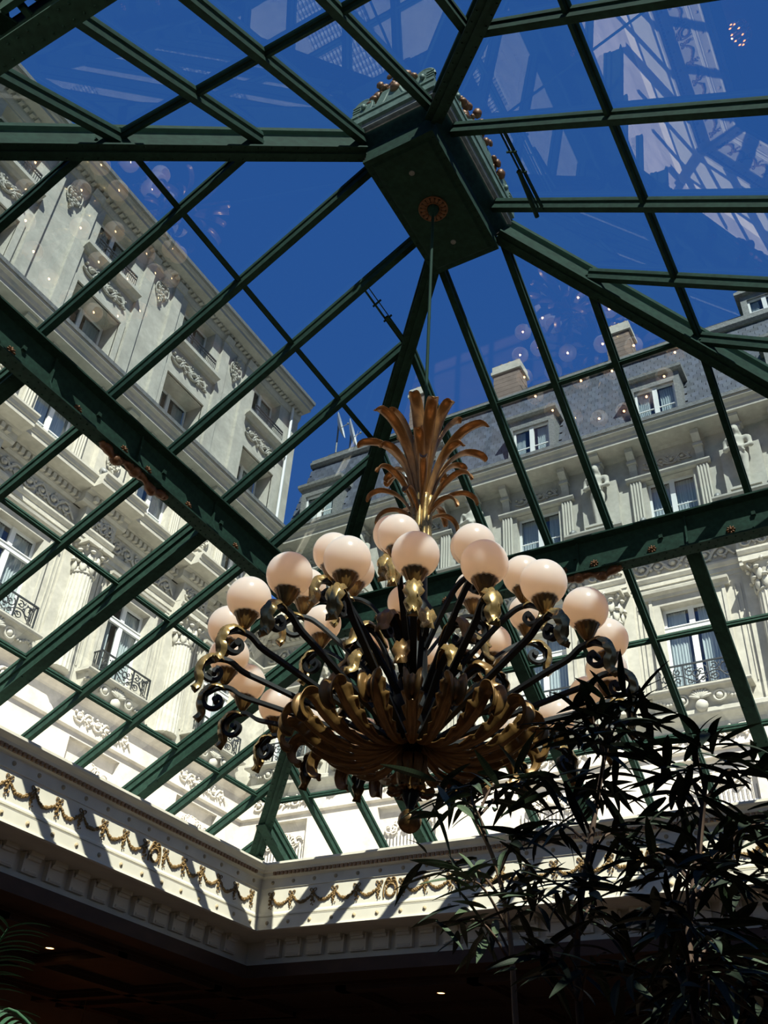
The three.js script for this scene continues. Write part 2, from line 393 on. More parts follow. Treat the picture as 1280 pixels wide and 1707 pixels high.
// the lantern box at the top
{
  const bx = structure('roof_box'), y0 = Y(10.02), sx = 0.4565, sz = 0.92;
  const R4 = (a, b, y) => [V(CX - a, y, CZ - b), V(CX + a, y, CZ - b), V(CX + a, y, CZ + b), V(CX - a, y, CZ + b)];
  part('soffit', loft([R4(sx, sz, y0), R4(sx, sz, y0 + 0.05)]), M.green, bx);
  part('soffit_panel', loft([R4(sx - 0.1, sz - 0.1, y0 - 0.02), R4(sx - 0.07, sz - 0.07, y0)]), M.green, bx);
  part('casing', loft([R4(sx - 0.02, sz - 0.02, y0 + 0.05), R4(sx - 0.02, sz - 0.02, y0 + 0.3), R4(HX - W_TOP + 0.05, HZ - W_TOP + 0.03, yUp(W_TOP) + 0.14)]), M.green, bx);
  part('lid', loft([R4(0.62, 1.06, yUp(W_TOP) + 0.1), R4(0.62, 1.06, yUp(W_TOP) + 0.2)]), M.zinc, bx);
  const rv = [];
  for (let a = -sz + 0.05; a < sz; a += 0.1) for (const s of [-1, 1]) rv.push(moved(new THREE.SphereGeometry(0.012, 5, 4), CX + s * (sx - 0.035), y0 - 0.004, CZ + a));
  part('rivets', rv, M.green, bx, 'stuff');
  const ring = [];
  for (let k = 0; k < 16; k++) { const q = new THREE.SphereGeometry(0.036, 8, 6); q.scale(1.2, 0.5, 0.75); q.translate(0.13, 0, 0); q.rotateY(k * Math.PI / 8); ring.push(q); }
  const t = new THREE.TorusGeometry(0.17, 0.012, 6, 32); t.rotateX(Math.PI / 2); ring.push(t);
  const t2 = new THREE.TorusGeometry(0.085, 0.012, 6, 24); t2.rotateX(Math.PI / 2); ring.push(t2);
  const ro = part('ceiling_rose', ring, M.rust, bx); ro.position.set(CX, y0 - 0.03, CZ);
  for (const s of [-1, 1]) { const q = part('spot_ring', [lathe([[0, -0.004], [0.026, -0.004], [0.03, -0.012], [0.034, -0.004], [0.034, 0.01]], 18)], M.zinc, bx); q.position.set(CX, y0 - 0.02, CZ + s * 0.55); }
}
// opening hatches with their rods
function opener(P, Q, S, N, label) {
  const t = thing('window_opener', label, 'window opener'); t.position.copy(P);
  const z = V(0, 0, 0), q = Q.clone().sub(P);
  const off = (v, s, n) => v.clone().addScaledVector(S, s).addScaledVector(N, n);
  part('rail', bar(off(z, -0.03, -0.05), off(q, -0.03, -0.05), S, N, rect(0.025, 0.03)), M.green, t);
  part('rail', bar(off(z, 0.03, -0.05), off(q, 0.03, -0.05), S, N, rect(0.012, 0.02)), M.green, t);
  const m = q.clone().multiplyScalar(0.45);
  part('actuator', [tube([off(m, -0.01, -0.1), off(q, -0.01, -0.17)], 0.028, 8, 2)], M.green, t);
  for (const f of [0.25, 0.5]) part('clamp', bar(off(q.clone().multiplyScalar(f), -0.07, -0.06), off(q.clone().multiplyScalar(f), 0.07, -0.06), N, q.clone().normalize(), rect(0.02, 0.02)), M.green, t);
}
{
  const S = SIDES.left, N = V(-slopeUp, 1, 0).normalize();
  opener(S.at(-0.585, 2.62, yUp(2.62)), S.at(-1.755, 2.62, yUp(2.62)), V(1, slopeUp, 0).normalize(), N, 'dark opener rods of the hatch between the two glazing bars left of the roof box');
  const Sr = SIDES.right, Nr = V(slopeUp, 1, 0).normalize();
  opener(Sr.at(0.585, 2.75, yUp(2.75)), Sr.at(-0.585, 2.75, yUp(2.75)), V(-1, slopeUp, 0).normalize(), Nr, 'dark opener rods with a slanting arm, in the pane right of the roof box');
}

// ───────── walls of the light well: one profile carried round the four sides ─────────
function ringStrip(prof, s) {                // prof [[e, y], ...], e inwards from the lip; s = side
  const a = [];
  for (let i = 0; i + 1 < prof.length; i++) {
    const [e, y] = prof[i], [f, z] = prof[i + 1];
    const c = (e, y, k) => ({ left: [V(xl + e, Y(y), zb + e), V(xl + e, Y(y), zf - e)], right: [V(xr - e, Y(y), zb + e), V(xr - e, Y(y), zf - e)], back: [V(xl + e, Y(y), zb + e), V(xr - e, Y(y), zb + e)], front: [V(xl + e, Y(y), zf - e), V(xr - e, Y(y), zf - e)] })[s][k];
    push(a, c(e, y, 0), c(e, y, 1), c(f, z, 1), c(e, y, 0), c(f, z, 1), c(f, z, 0));
  }
  return fromTris(a);
}
const band = (name, prof, mat, s, parent) => part(name, ringStrip(prof, s), mat, parent);
function cornicePt(s, o, e, y) {             // o along from the centre of the side
  return { left: V(xl + e, Y(y), CZ0 + o), right: V(xr - e, Y(y), CZ0 + o), back: V(CX0 + o, Y(y), zb + e), front: V(CX0 + o, Y(y), zf - e) }[s];
}
const CX0 = (xl + xr) / 2, CZ0 = (zb + zf) / 2;
function garlandGeo(w, wreath) {             // festoon between two bows, in x y, standing out to +z
  const g = [], drop = 0.13, blob = (x, y, r, z = 0.012) => { const s = new THREE.IcosahedronGeometry(r, 0); s.rotateX(rnd() * 3); s.rotateZ(rnd() * 3); g.push(moved(s, x, y, z)); };
  for (let i = 0; i <= 26; i++) { const t = i / 26 * 2 - 1, y = 0.07 - drop * (1 - t * t), r = 0.013 + 0.014 * (1 - t * t); for (let k = 0; k < 2; k++) blob(t * w / 2 * 0.93 + rr(-0.01, 0.01), y + rr(-r, r) * 0.6, r * rr(0.6, 1)); }
  return merge(g);
}
function pendantGeo() {
  const g = [], blob = (x, y, r) => { const s = new THREE.IcosahedronGeometry(r, 0); s.rotateX(rnd() * 3); g.push(moved(s, x, y, 0.013)); };
  for (let i = 0; i < 14; i++) { const t = i / 13; blob(rr(-0.014, 0.014) * (1 + 2 * Math.sin(t * 3)), 0.06 - 0.2 * t, 0.012 + 0.012 * Math.sin(Math.PI * Math.min(1, t * 1.2))); }
  for (const s of [-1, 1]) { const t = new THREE.TorusGeometry(0.03, 0.008, 5, 10); t.scale(1.1, 0.8, 1); t.rotateZ(s * 0.5); g.push(moved(t, s * 0.034, 0.105, 0.012)); g.push(tube([V(0, 0.09, 0.012), V(s * 0.03, 0.06, 0.012), V(s * 0.045, 0.03, 0.012)], 0.006, 4, 4)); }
  g.push(moved(new THREE.IcosahedronGeometry(0.018, 0), 0, 0.095, 0.016));
  return merge(g);
}
function wreathGeo() {
  const g = [];
  for (let i = 0; i < 30; i++) { const a = i / 30 * Math.PI * 2; const s = new THREE.IcosahedronGeometry(rr(0.016, 0.024), 0); s.rotateX(i); g.push(moved(s, Math.cos(a) * 0.085, -0.02 + Math.sin(a) * 0.095, 0.014)); }
  for (const s of [-1, 1]) { g.push(tube([V(0, 0.1, 0.012), V(s * 0.08, 0.12, 0.02), V(s * 0.11, 0.07, 0.012), V(s * 0.13, -0.02, 0.012), V(s * 0.12, -0.13, 0.012)], 0.013, 5, 12)); const t = new THREE.TorusGeometry(0.04, 0.011, 5, 10); g.push(moved(t, s * 0.045, 0.13, 0.012)); }
  return merge(g);
}
const GAR = [garlandGeo(0.43), garlandGeo(0.43), garlandGeo(0.43)], PEN = [pendantGeo(), pendantGeo()], WRE = wreathGeo();
const rosGeo = (() => { const g = [lathe([[0, 0.022], [0.016, 0.018], [0.02, 0.006], [0.03, 0.012], [0.034, 0]], 12)]; g[0].rotateX(Math.PI / 2); return merge(g); })();
for (const s of ['left', 'back', 'right', 'front']) {
  const wall = structure('wall_' + s), seen = s === 'left' || s === 'back', along = s === 'left' || s === 'right';
  const L = (along ? zf - zb : xr - xl) / 2, turn = { left: Math.PI / 2, right: -Math.PI / 2, back: 0, front: Math.PI }[s];
  band('cornice_lip', [[-1.6, 5.0], [0, 5.0], [0, 4.965], [-0.012, 4.955], [-0.02, 4.945], [-0.045, 4.93], [-0.075, 4.905], [-0.09, 4.875], [-0.095, 4.87]], M.plaster, s, wall);
  band('dentil_bed', [[-0.095, 4.87], [-0.14, 4.87], [-0.14, 4.815], [-0.16, 4.81], [-0.185, 4.80], [-0.20, 4.785]], M.plaster, s, wall);
  band('rosette_band', [[-0.20, 4.785], [-0.206, 4.785], [-0.206, 4.645], [-0.20, 4.645], [-0.20, 4.625], [-0.215, 4.62]], M.plaster, s, wall);
  band('frieze', [[-0.215, 4.62], [-0.215, 4.24], [-0.2, 4.23], [-0.197, 4.215], [-0.185, 4.205], [-0.185, 4.18], [-0.205, 4.17]], M.plaster, s, wall);
  band('bead_band', [[-0.205, 4.17], [-0.18, 4.16], [-0.17, 4.155], [-0.175, 4.14], [-0.175, 3.985], [-0.16, 3.98], [-0.155, 3.955], [-0.19, 3.94]], M.plaster, s, wall);
  band('soffit', [[-0.19, 3.94], [-0.78, 3.935]], M.plaster, s, wall);
  band('modillion_bed', [[-0.78, 3.935], [-0.78, 3.66]], M.plaster, s, wall);
  band('lower_moulding', [[-0.78, 3.66], [-0.74, 3.65], [-0.74, 3.61], [-0.70, 3.6], [-0.70, 3.53], [-0.66, 3.51], [-0.66, 3.44], [-0.61, 3.42], [-0.61, 3.36], [-0.66, 3.33]], M.plaster, s, wall);
  // dentil course: about seven pixels a tooth
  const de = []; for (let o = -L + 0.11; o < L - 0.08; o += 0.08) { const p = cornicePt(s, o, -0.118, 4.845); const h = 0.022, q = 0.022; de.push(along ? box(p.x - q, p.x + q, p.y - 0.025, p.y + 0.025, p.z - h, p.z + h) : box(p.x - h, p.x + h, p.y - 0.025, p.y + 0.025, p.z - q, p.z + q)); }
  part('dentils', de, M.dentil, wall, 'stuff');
  const put = (name, geo, mat, o, e, y) => { const m = part(name, geo, mat, wall); m.position.copy(cornicePt(s, o, e, y)); m.rotation.y = turn; return m; };
  if (seen) {
    const N = 32, st = 2 * L / N, xs = i => -L + i * st + 0.03 * (1 - 2 * i / N);
    const wr = [5.5, 15.5, 26.5];
    for (let i = 0; i <= N; i++) {
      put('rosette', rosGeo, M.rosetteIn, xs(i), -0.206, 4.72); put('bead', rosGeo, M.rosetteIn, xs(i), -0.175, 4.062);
      put('pendant', PEN[i % 2], M.garland, xs(i), -0.215, 4.43);
      if (i < N) { if (wr.includes(i + 0.5)) put('wreath', WRE, M.garland, xs(i + 0.5), -0.215, 4.42); else put('garland', GAR[i % 3], M.garland, xs(i + 0.5), -0.215, 4.42); }
    }
    const mg = merge([box(-0.15, 0.15, -0.27, 0, 0, 0.09), box(-0.12, 0.12, -0.05, 0.05, 0, 0.17), (() => { const c = new THREE.CylinderGeometry(0.035, 0.035, 0.24, 10); c.rotateZ(Math.PI / 2); return moved(c, 0, -0.06, 0.1); })(), (() => { const c = new THREE.CylinderGeometry(0.025, 0.025, 0.22, 10); c.rotateZ(Math.PI / 2); return moved(c, 0, -0.24, 0.08); })()]);
    for (let i = -1; i <= N; i++) put('modillion', mg, M.plaster, xs(i + 0.5) + 0.2 * (i < 0 ? -1 : i === N ? 1 : 0) * 0, -0.78, 3.925);
  }
}
{ // gallery ceiling round the well, outer walls and floor
  const ce = structure('ceiling'), G = 5.6, y0 = Y(3.33), x0 = xl - G, x1 = xr + G, z0 = zb - G, z1 = zf + G, e = 0.6;
  const slabs = [[x0, xl - e, z0, z1], [xr + e, x1, z0, z1], [xl - e, xr + e, z0, zb - e], [xl - e, xr + e, zf + e, z1]];
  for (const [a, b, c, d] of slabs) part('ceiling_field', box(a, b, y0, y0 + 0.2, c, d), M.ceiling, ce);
  const ribs = [];
  const rib = (a, b, c, d) => part('ceiling_beam', [box(a, b, y0 - 0.13, y0, c, d), box(a - 0.04 * (b - a < d - c), b + 0.04 * (b - a < d - c), y0 - 0.05, y0, c - 0.04 * (b - a >= d - c), d + 0.04 * (b - a >= d - c))], M.ceiling, ce);
  for (const k of [0.75, 2.6, 4.45]) { rib(xl - e - k - 0.12, xl - e - k + 0.12, z0, z1); rib(x0, x1, zb - e - k - 0.12, zb - e - k + 0.12); }
  for (let z = zb - 3.1; z < zf; z += 2.4) rib(x0, xl - e - 0.63, z - 0.1, z + 0.1);
  for (let x = xl - 3.1 + 4.0; x < xr; x += 2.4) rib(x - 0.1, x + 0.1, z0, zb - e - 0.63);
  const roof = structure('roof_terrace');
  for (const [a, b, c, d] of [[-25, xl - 1.55, -30.7, 12], [xr + 1.55, 14, -30.7, 12], [xl - 1.55, xr + 1.55, -30.7, zb - 1.55], [xl - 1.55, xr + 1.55, zf + 1.55, 12]]) part('terrace_slab', box(a, b, Y(4.8), Y(4.99), c, d), M.terrace, roof);
  const ow = structure('wall_gallery');
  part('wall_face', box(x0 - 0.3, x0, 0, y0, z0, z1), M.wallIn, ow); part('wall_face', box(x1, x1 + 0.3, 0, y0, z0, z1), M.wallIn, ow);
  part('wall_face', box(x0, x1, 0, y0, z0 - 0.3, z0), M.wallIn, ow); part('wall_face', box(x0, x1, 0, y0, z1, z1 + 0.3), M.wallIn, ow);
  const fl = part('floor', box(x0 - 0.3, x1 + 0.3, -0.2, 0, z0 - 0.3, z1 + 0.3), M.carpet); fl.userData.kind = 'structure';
  // recessed downlights
  const lampM = new THREE.MeshStandardMaterial({ color: 0x000000, emissive: 0xffc27a, emissiveIntensity: 9 });
  for (const [x, z, lab] of [[-12.653, -11.313, 'small round ceiling downlight glowing under the dark coffers of the left gallery'], [-8.072, -15.8, 'small round ceiling downlight glowing behind the foliage under the back gallery']]) {
    const t = thing('downlight', lab, 'downlight', [x, y0, z]);
    part('trim_ring', [lathe([[0.065, 0], [0.07, -0.012], [0.09, -0.012], [0.095, 0]], 20)], M.bronze, t);
    const l = part('lamp', [lathe([[0, -0.004], [0.065, -0.004], [0.065, 0]], 20)], lampM, t); l.castShadow = false;
    const sp = new THREE.SpotLight(0xffb870, 6, 8, 0.8, 0.6, 2); sp.position.set(0, -0.03, 0); sp.target.position.set(0, -4, 0); sp.castShadow = true; t.add(sp, sp.target);
  }
}

// ───────── chandelier ─────────
{
  const ch = thing('chandelier', 'huge black iron and gilt chandelier with thirty-five opal globes, hanging from the roof box', 'chandelier', [CX, EYE, CZ]);
  const globeM = std(0.62, 0.59, 0.56, 1, 0, { transmission: 0.38, thickness: 0, clearcoat: 1, clearcoatRoughness: 0.2, ior: 1.5 });
  const bulbM = new THREE.MeshStandardMaterial({ color: 0x221100, emissive: 0xffc98a, emissiveIntensity: 30 });
  const R = 0.169, polar = (r, a, y) => V(r * Math.sin(a), y, r * Math.cos(a));
  // rod, canopy, stem
  part('rod', [lathe([[0.017, 5.9], [0.017, 8.0], [0.019, 8.02], [0.019, 8.05], [0.017, 8.07], [0.017, 10.0]], 12)], M.green, ch);
  part('canopy', [lathe([[0.017, 9.86], [0.035, 9.88], [0.06, 9.93], [0.07, 9.985], [0.07, 10.0]], 20)], M.green, ch);
  part('stem', [lathe([[0.05, 2.95], [0.09, 3.1], [0.16, 3.2], [0.2, 3.36], [0.17, 3.55], [0.1, 3.7], [0.09, 4.1], [0.13, 4.2], [0.14, 4.3], [0.08, 4.4], [0.07, 4.8], [0.1, 4.86], [0.07, 4.95], [0.05, 5.6], [0.03, 5.8], [0.017, 5.95]], 18)], M.iron, ch);
  const stalks = new THREE.Group(); stalks.name = 'stalk_cluster'; ch.add(stalks);
  for (let k = 0; k < 9; k++) { const a = k / 9 * Math.PI * 2 + 0.2; part('stalk', taperTube([polar(0.085, a, 4.78), polar(0.075, a, 5.0), polar(0.07, a, 5.3), polar(0.085, a, 5.52)], t => 0.03 + 0.004 * Math.sin(t * 3), 8, 10), M.gold, stalks); }
  // strap leaf along a path in the (r, y) plane
  const frameAt = (c, t) => { const p = c.getPoint(t), q = c.getTangent(t); return { p, n: new THREE.Vector2(-q.y, q.x) }; };
  function leaf2D(path, width, cup, nT = 16, nS = 6, lobe = null, thick = 0.007) {
    const c = new THREE.SplineCurve(path.map(([r, y]) => new THREE.Vector2(r, y))), grid = [];
    for (let i = 0; i <= nT; i++) {
      const t = i / nT, { p, n } = frameAt(c, t), row = [];
      for (let j = 0; j <= nS; j++) {
        const s = j / nS * 2 - 1, w = width(t) * (lobe ? lobe(t, Math.abs(s)) : 1), z = cup(t) * (s * s) + (lobe ? 0.012 * Math.cos(s * Math.PI * 3) * sm(0.1, 0.4, t) : 0.006 * (1 - Math.abs(s)));
        row.push(V(s * w, p.y + n.y * z, p.x + n.x * z));
      }
      grid.push(row);
    }
    return sheet(grid, thick);
  }
  // plume of palm leaves
  const plume = (path, w) => leaf2D(path, t => w * (0.4 + 0.6 * sm(0, 0.5, t)) * Math.sqrt(Math.max(0.06, 1 - Math.pow(t, 9))), t => 0.028, 18, 4, null, 0.008);
  const tiers = [
    [6, 0.15, [[0.05, 5.4], [0.07, 5.75], [0.12, 6.1], [0.22, 6.4], [0.32, 6.54], [0.37, 6.55]], 0.062],
    [7, 0.62, [[0.06, 5.4], [0.12, 5.68], [0.24, 5.98], [0.42, 6.19], [0.58, 6.23], [0.65, 6.18]], 0.056],
    [6, 0.35, [[0.07, 5.36], [0.12, 5.6], [0.2, 5.85], [0.31, 6.0], [0.4, 6.03], [0.43, 6.0]], 0.048],
    [7, 0.5, [[0.08, 5.3], [0.15, 5.44], [0.26, 5.58], [0.4, 5.65], [0.49, 5.62], [0.52, 5.55]], 0.036],
    [5, 0.1, [[0.08, 5.26], [0.14, 5.34], [0.23, 5.4], [0.32, 5.4], [0.37, 5.35], [0.38, 5.3]], 0.03],
  ];
  for (const [n, ph, path, w] of tiers) { const g = plume(path, w), g2 = plume(path.map(([r, y], i) => [r * (1 + 0.06 * i / 5), y - 0.07 * i / 5]), w); for (let k = 0; k < n; k++) part('palm_leaf', k % 3 === 1 ? g2 : g, M.leafGilt, ch).rotation.y = ph + k / n * Math.PI * 2; }
  // basket of acanthus leaves
  const lob = (n, d) => (t, s) => 1 - (s > 0.6 ? d * (1 - Math.pow(Math.abs(Math.sin(t * n * Math.PI)), 0.7)) * sm(0.08, 0.3, t) : 0);
  const acW = t => { const w = [0.016, 0.026, 0.038, 0.056, 0.076, 0.086, 0.076, 0.066, 0.064, 0.058, 0.046], i = Math.min(9, Math.floor(t * 10)); return lerp(w[i], w[i + 1], t * 10 - i) * Math.sqrt(Math.max(0.04, 1 - Math.pow(t, 14))); };
  const ac = leaf2D([[0.07, 3.2], [0.12, 3.07], [0.26, 2.975], [0.46, 2.945], [0.66, 2.985], [0.82, 3.075], [0.92, 3.165], [0.985, 3.175], [1.015, 3.11], [0.99, 3.045], [0.945, 3.03]], acW, t => 0.03 * sm(0, 0.2, t) + 0.05 * sm(0.25, 0.5, t) * (1 - 0.45 * sm(0.6, 0.75, t)), 80, 10, (t, s) => { const q = sm(0.16, 0.28, t) * (1 - sm(0.6, 0.68, t)), saw = (t * 13.5) % 1; return 1 - (s > 0.35 ? sm(0.35, 0.9, s) * 0.5 * q * (1 - Math.pow(saw, 0.7)) : 0); }, 0.009);
  for (let k = 0; k < 20; k++) part('acanthus_leaf', ac, M.bronze, ch).rotation.y = (10 + 18 * k) * Math.PI / 180;
  // drop vase, neck and ball
  const vase = leaf2D([[0.115, 2.975], [0.12, 2.9], [0.10, 2.79], [0.08, 2.735], [0.12, 2.70], [0.18, 2.715]], t => 0.04 - 0.015 * t + 0.02 * sm(0.75, 0.95, t), t => -0.012, 22, 4, (t, s) => t > 0.7 && s > 0.6 ? 0.75 + 0.25 * Math.sin(t * 50) : 1, 0.008);
  for (let k = 0; k < 8; k++) part('vase_leaf', vase, M.bronze, ch).rotation.y = k * Math.PI / 4 + 0.2;
  part('neck', [lathe([[0.04, 2.95], [0.07, 2.74], [0.062, 2.7], [0.066, 2.66], [0.045, 2.61], [0.03, 2.575], [0.034, 2.56]], 16)], M.iron, ch);
  part('ball', [moved(new THREE.SphereGeometry(0.089, 28, 20), 0, 2.475, 0), lathe([[0.02, 2.393], [0.012, 2.383], [0, 2.38]], 10)], M.bronze, ch);
  // collar
  part('collar', [lathe([[0.12, 3.2], [0.17, 3.17], [0.18, 3.12], [0.12, 3.08], [0.1, 3.1]], 24)], M.iron, ch);
  // arms, cups, globes
  const strip = (pts, w, h) => { // square bar along a plane curve (r, y)
    const c = new THREE.CatmullRomCurve3(pts.map(([r, y]) => V(0, y, r)), false, 'centripetal'), n = pts.length * 4, rings = [];
    for (let i = 0; i <= n; i++) { const p = c.getPoint(i / n), t = c.getTangent(i / n), nn = V(0, t.z, -t.y); rings.push([[-w, -h], [w, -h], [w, h], [-w, h]].map(([a, b]) => p.clone().add(V(a, 0, 0)).addScaledVector(nn, b))); }
    return loft(rings);
  };
  function armGeo(r0, y0, r1, y1, size, bow) { // ends under the cup at (r1, y1); scroll beyond
    const k = size, m = [lerp(r0, r1 - 0.16 * k, 0.5), lerp(y0, y1 - 0.075 * k, 0.5) + bow], m2 = [lerp(r0, r1 - 0.16 * k, 0.85), lerp(y0, y1 - 0.075 * k, 0.85) + bow];
    const pts = [[r0, y0], m, m2, [r1 - 0.16 * k, y1 - 0.075 * k + bow * 0.3], [r1 - 0.06 * k, y1 - 0.012 * k], [r1 + 0.04 * k, y1 - 0.008 * k], [r1 + 0.125 * k, y1 - 0.06 * k]];
    const sp = spiral(r1 + 0.05 * k, y1 - 0.12 * k, 0.1 * k, 0.03 * k, 0.35, -4.6, 13);
    return { bar: strip([...pts, ...sp], 0.024 * k, 0.014 * k), knob: [r1 + 0.05 * k, y1 - 0.12 * k], k };
  }
  const goldLeaf = (r, y, k) => leaf2D([[r - 0.02 * k, y - 0.005 * k], [r + 0.07 * k, y + 0.02 * k], [r + 0.16 * k, y - 0.04 * k], [r + 0.19 * k, y - 0.15 * k], [r + 0.165 * k, y - 0.24 * k], [r + 0.2 * k, y - 0.29 * k]], t => k * (0.022 + 0.045 * Math.sin(Math.min(1, t * 1.1) * Math.PI * 0.95) + 0.012 * t), t => -0.03 * k, 18, 6, (t, s) => s > 0.6 ? 0.8 + 0.2 * Math.sin(t * 28) : 1, 0.007);
  const cupGeo = (() => { const p = [[0.018, -0.125], [0.03, -0.115], [0.04, -0.1], [0.062, -0.06], [0.08, -0.02], [0.092, 0], [0.086, 0.002], [0.07, -0.02]], rings = p.map(([r, y]) => { const o = []; for (let i = 0; i < 48; i++) { const a = i / 48 * Math.PI * 2; o.push(V(Math.sin(a) * r * (1 + 0.12 * Math.abs(Math.cos(a * 7)) - 0.08), y + (r > 0.085 ? 0.01 * Math.abs(Math.cos(a * 7)) : 0), Math.cos(a) * r * (1 + 0.12 * Math.abs(Math.cos(a * 7)) - 0.08))); } return o; }); return smoothLoft(rings); })();
  const globeGeo = (() => { const p = []; for (let i = 0; i <= 30; i++) { const a = lerp(-Math.PI / 2 + 0.45, Math.PI / 2 - 0.60, i / 30); p.push([R * Math.cos(a), R * Math.sin(a)]); } return lathe(p, 40); })();
  const bulbGeo = (() => { const s = new THREE.SphereGeometry(0.022, 12, 8); s.scale(1, 1.5, 1); return s; })();
  function ring(n, a0, r, y, r0, y0, bow, scrollSize) {
    const yb = y - R - 0.1, arm = armGeo(r0, y0, r, yb - 0.02, scrollSize, bow), lf = goldLeaf(r, yb - 0.01, scrollSize);
    const knob = (() => { const c = new THREE.CylinderGeometry(0.024, 0.024, 0.075, 10); c.rotateZ(Math.PI / 2); return moved(c, 0, arm.knob[1], arm.knob[0]); })();
    for (let k = 0; k < n; k++) {
      const a = (a0 + 360 / n * k) * Math.PI / 180;
      const br = new THREE.Group(); br.name = 'branch'; br.rotation.y = a; ch.add(br);
      part('arm', arm.bar, M.iron, br); part('knob', knob, M.iron, br); part('gilt_leaf', lf, M.gold, br);
      part('cup', cupGeo, M.bronze, br).position.set(0, y - R + 0.03, r);
      part('globe', globeGeo, globeM, br).position.set(0, y, r);
      const b = part('bulb', bulbGeo, bulbM, br); b.position.set(0, y, r); b.castShadow = false;
      const l = new THREE.PointLight(0xffc080, 0.014); l.position.set(0, y, r); l.shadow.radius = 1; l.castShadow = true; br.add(l);
    }
  }
  ring(20, 10, 1.56, 3.8, 0.2, 3.06, 0, 1);
  ring(10, 19, 0.97, 4.4, 0.14, 3.42, 0.02, 0.95);
  ring(5, 5, 0.57, 4.72, 0.1, 3.9, 0.03, 0.9);
  // C-scroll brackets with gilt leaves round the stem
  const cs = strip([[0.12, 3.35], [0.2, 3.6], [0.3, 3.85], [0.42, 3.98], [0.52, 3.95], [0.56, 3.86], ...spiral(0.48, 3.85, 0.075, 0.03, 0, -4.2, 8)], 0.022, 0.012), csl = leaf2D([[0.26, 3.86], [0.36, 4.0], [0.48, 4.03], [0.58, 3.95], [0.6, 3.84], [0.66, 3.8]], t => 0.03 + 0.05 * Math.sin(t * Math.PI), t => -0.03, 16, 6, lob(4, 0.3), 0.007);
  const cs2 = strip([[0.14, 3.25], [0.28, 3.38], [0.44, 3.56], [0.55, 3.62], [0.63, 3.56], [0.64, 3.47], ...spiral(0.57, 3.47, 0.07, 0.025, 0, -4.2, 8)], 0.022, 0.012), csl2 = leaf2D([[0.4, 3.56], [0.5, 3.67], [0.6, 3.67], [0.69, 3.58], [0.69, 3.48], [0.75, 3.44]], t => 0.03 + 0.045 * Math.sin(t * Math.PI), t => -0.03, 16, 6, lob(4, 0.3), 0.007);
  for (let k = 0; k < 10; k++) for (const [b, l, ph] of [[cs, csl, 1], [cs2, csl2, 19]]) {
    const g = new THREE.Group(); g.name = 'scroll_bracket'; g.rotation.y = (ph + 36 * k) * Math.PI / 180; ch.add(g);
    part('scroll', b, M.iron, g); part('gilt_leaf', l, k % 2 ? M.gold : M.bronze, g);
  }
}

// ───────── the hotel round the court: local x along the front, y up, z towards the court ─────────
const FA = thing('hotel_facade', 'pale stone palace front seen through the left panes, with balconies and deep-set upper windows', 'building facade', [-25, EYE, 0], Math.PI / 2);
const FB = thing('hotel_facade', 'pale stone palace front seen behind the chandelier, with herm statues and slate mansard dormers', 'building facade', [0, EYE, -30.67]);
const mould = (x0, x1, prof) => loft([prof.map(([z, y]) => V(x0, y, z)), prof.map(([z, y]) => V(x1, y, z))]);   // closed profile [z, y]
const wallBox = (x0, x1, y0, y1, zf_ = 0, zb_ = -0.9) => box(x0, x1, y0, y1, zb_, zf_);
// wall with rectangular openings [[x0, x1, y0, y1], ...] in one storey
function wallWith(x0, x1, y0, y1, holes, zf_ = 0, th = 0.9) {
  const g = [], hs = holes.filter(h => h[1] > x0 && h[0] < x1).sort((a, b) => a[0] - b[0]); let x = x0;
  for (const h of hs) { if (h[0] > x) g.push(box(x, h[0], y0, y1, zf_ - th, zf_)); if (h[2] > y0) g.push(box(h[0], h[1], y0, h[2], zf_ - th, zf_)); if (h[3] < y1) g.push(box(h[0], h[1], h[3], y1, zf_ - th, zf_)); x = h[1]; }
  if (x < x1) g.push(box(x, x1, y0, y1, zf_ - th, zf_));
  return merge(g);
}
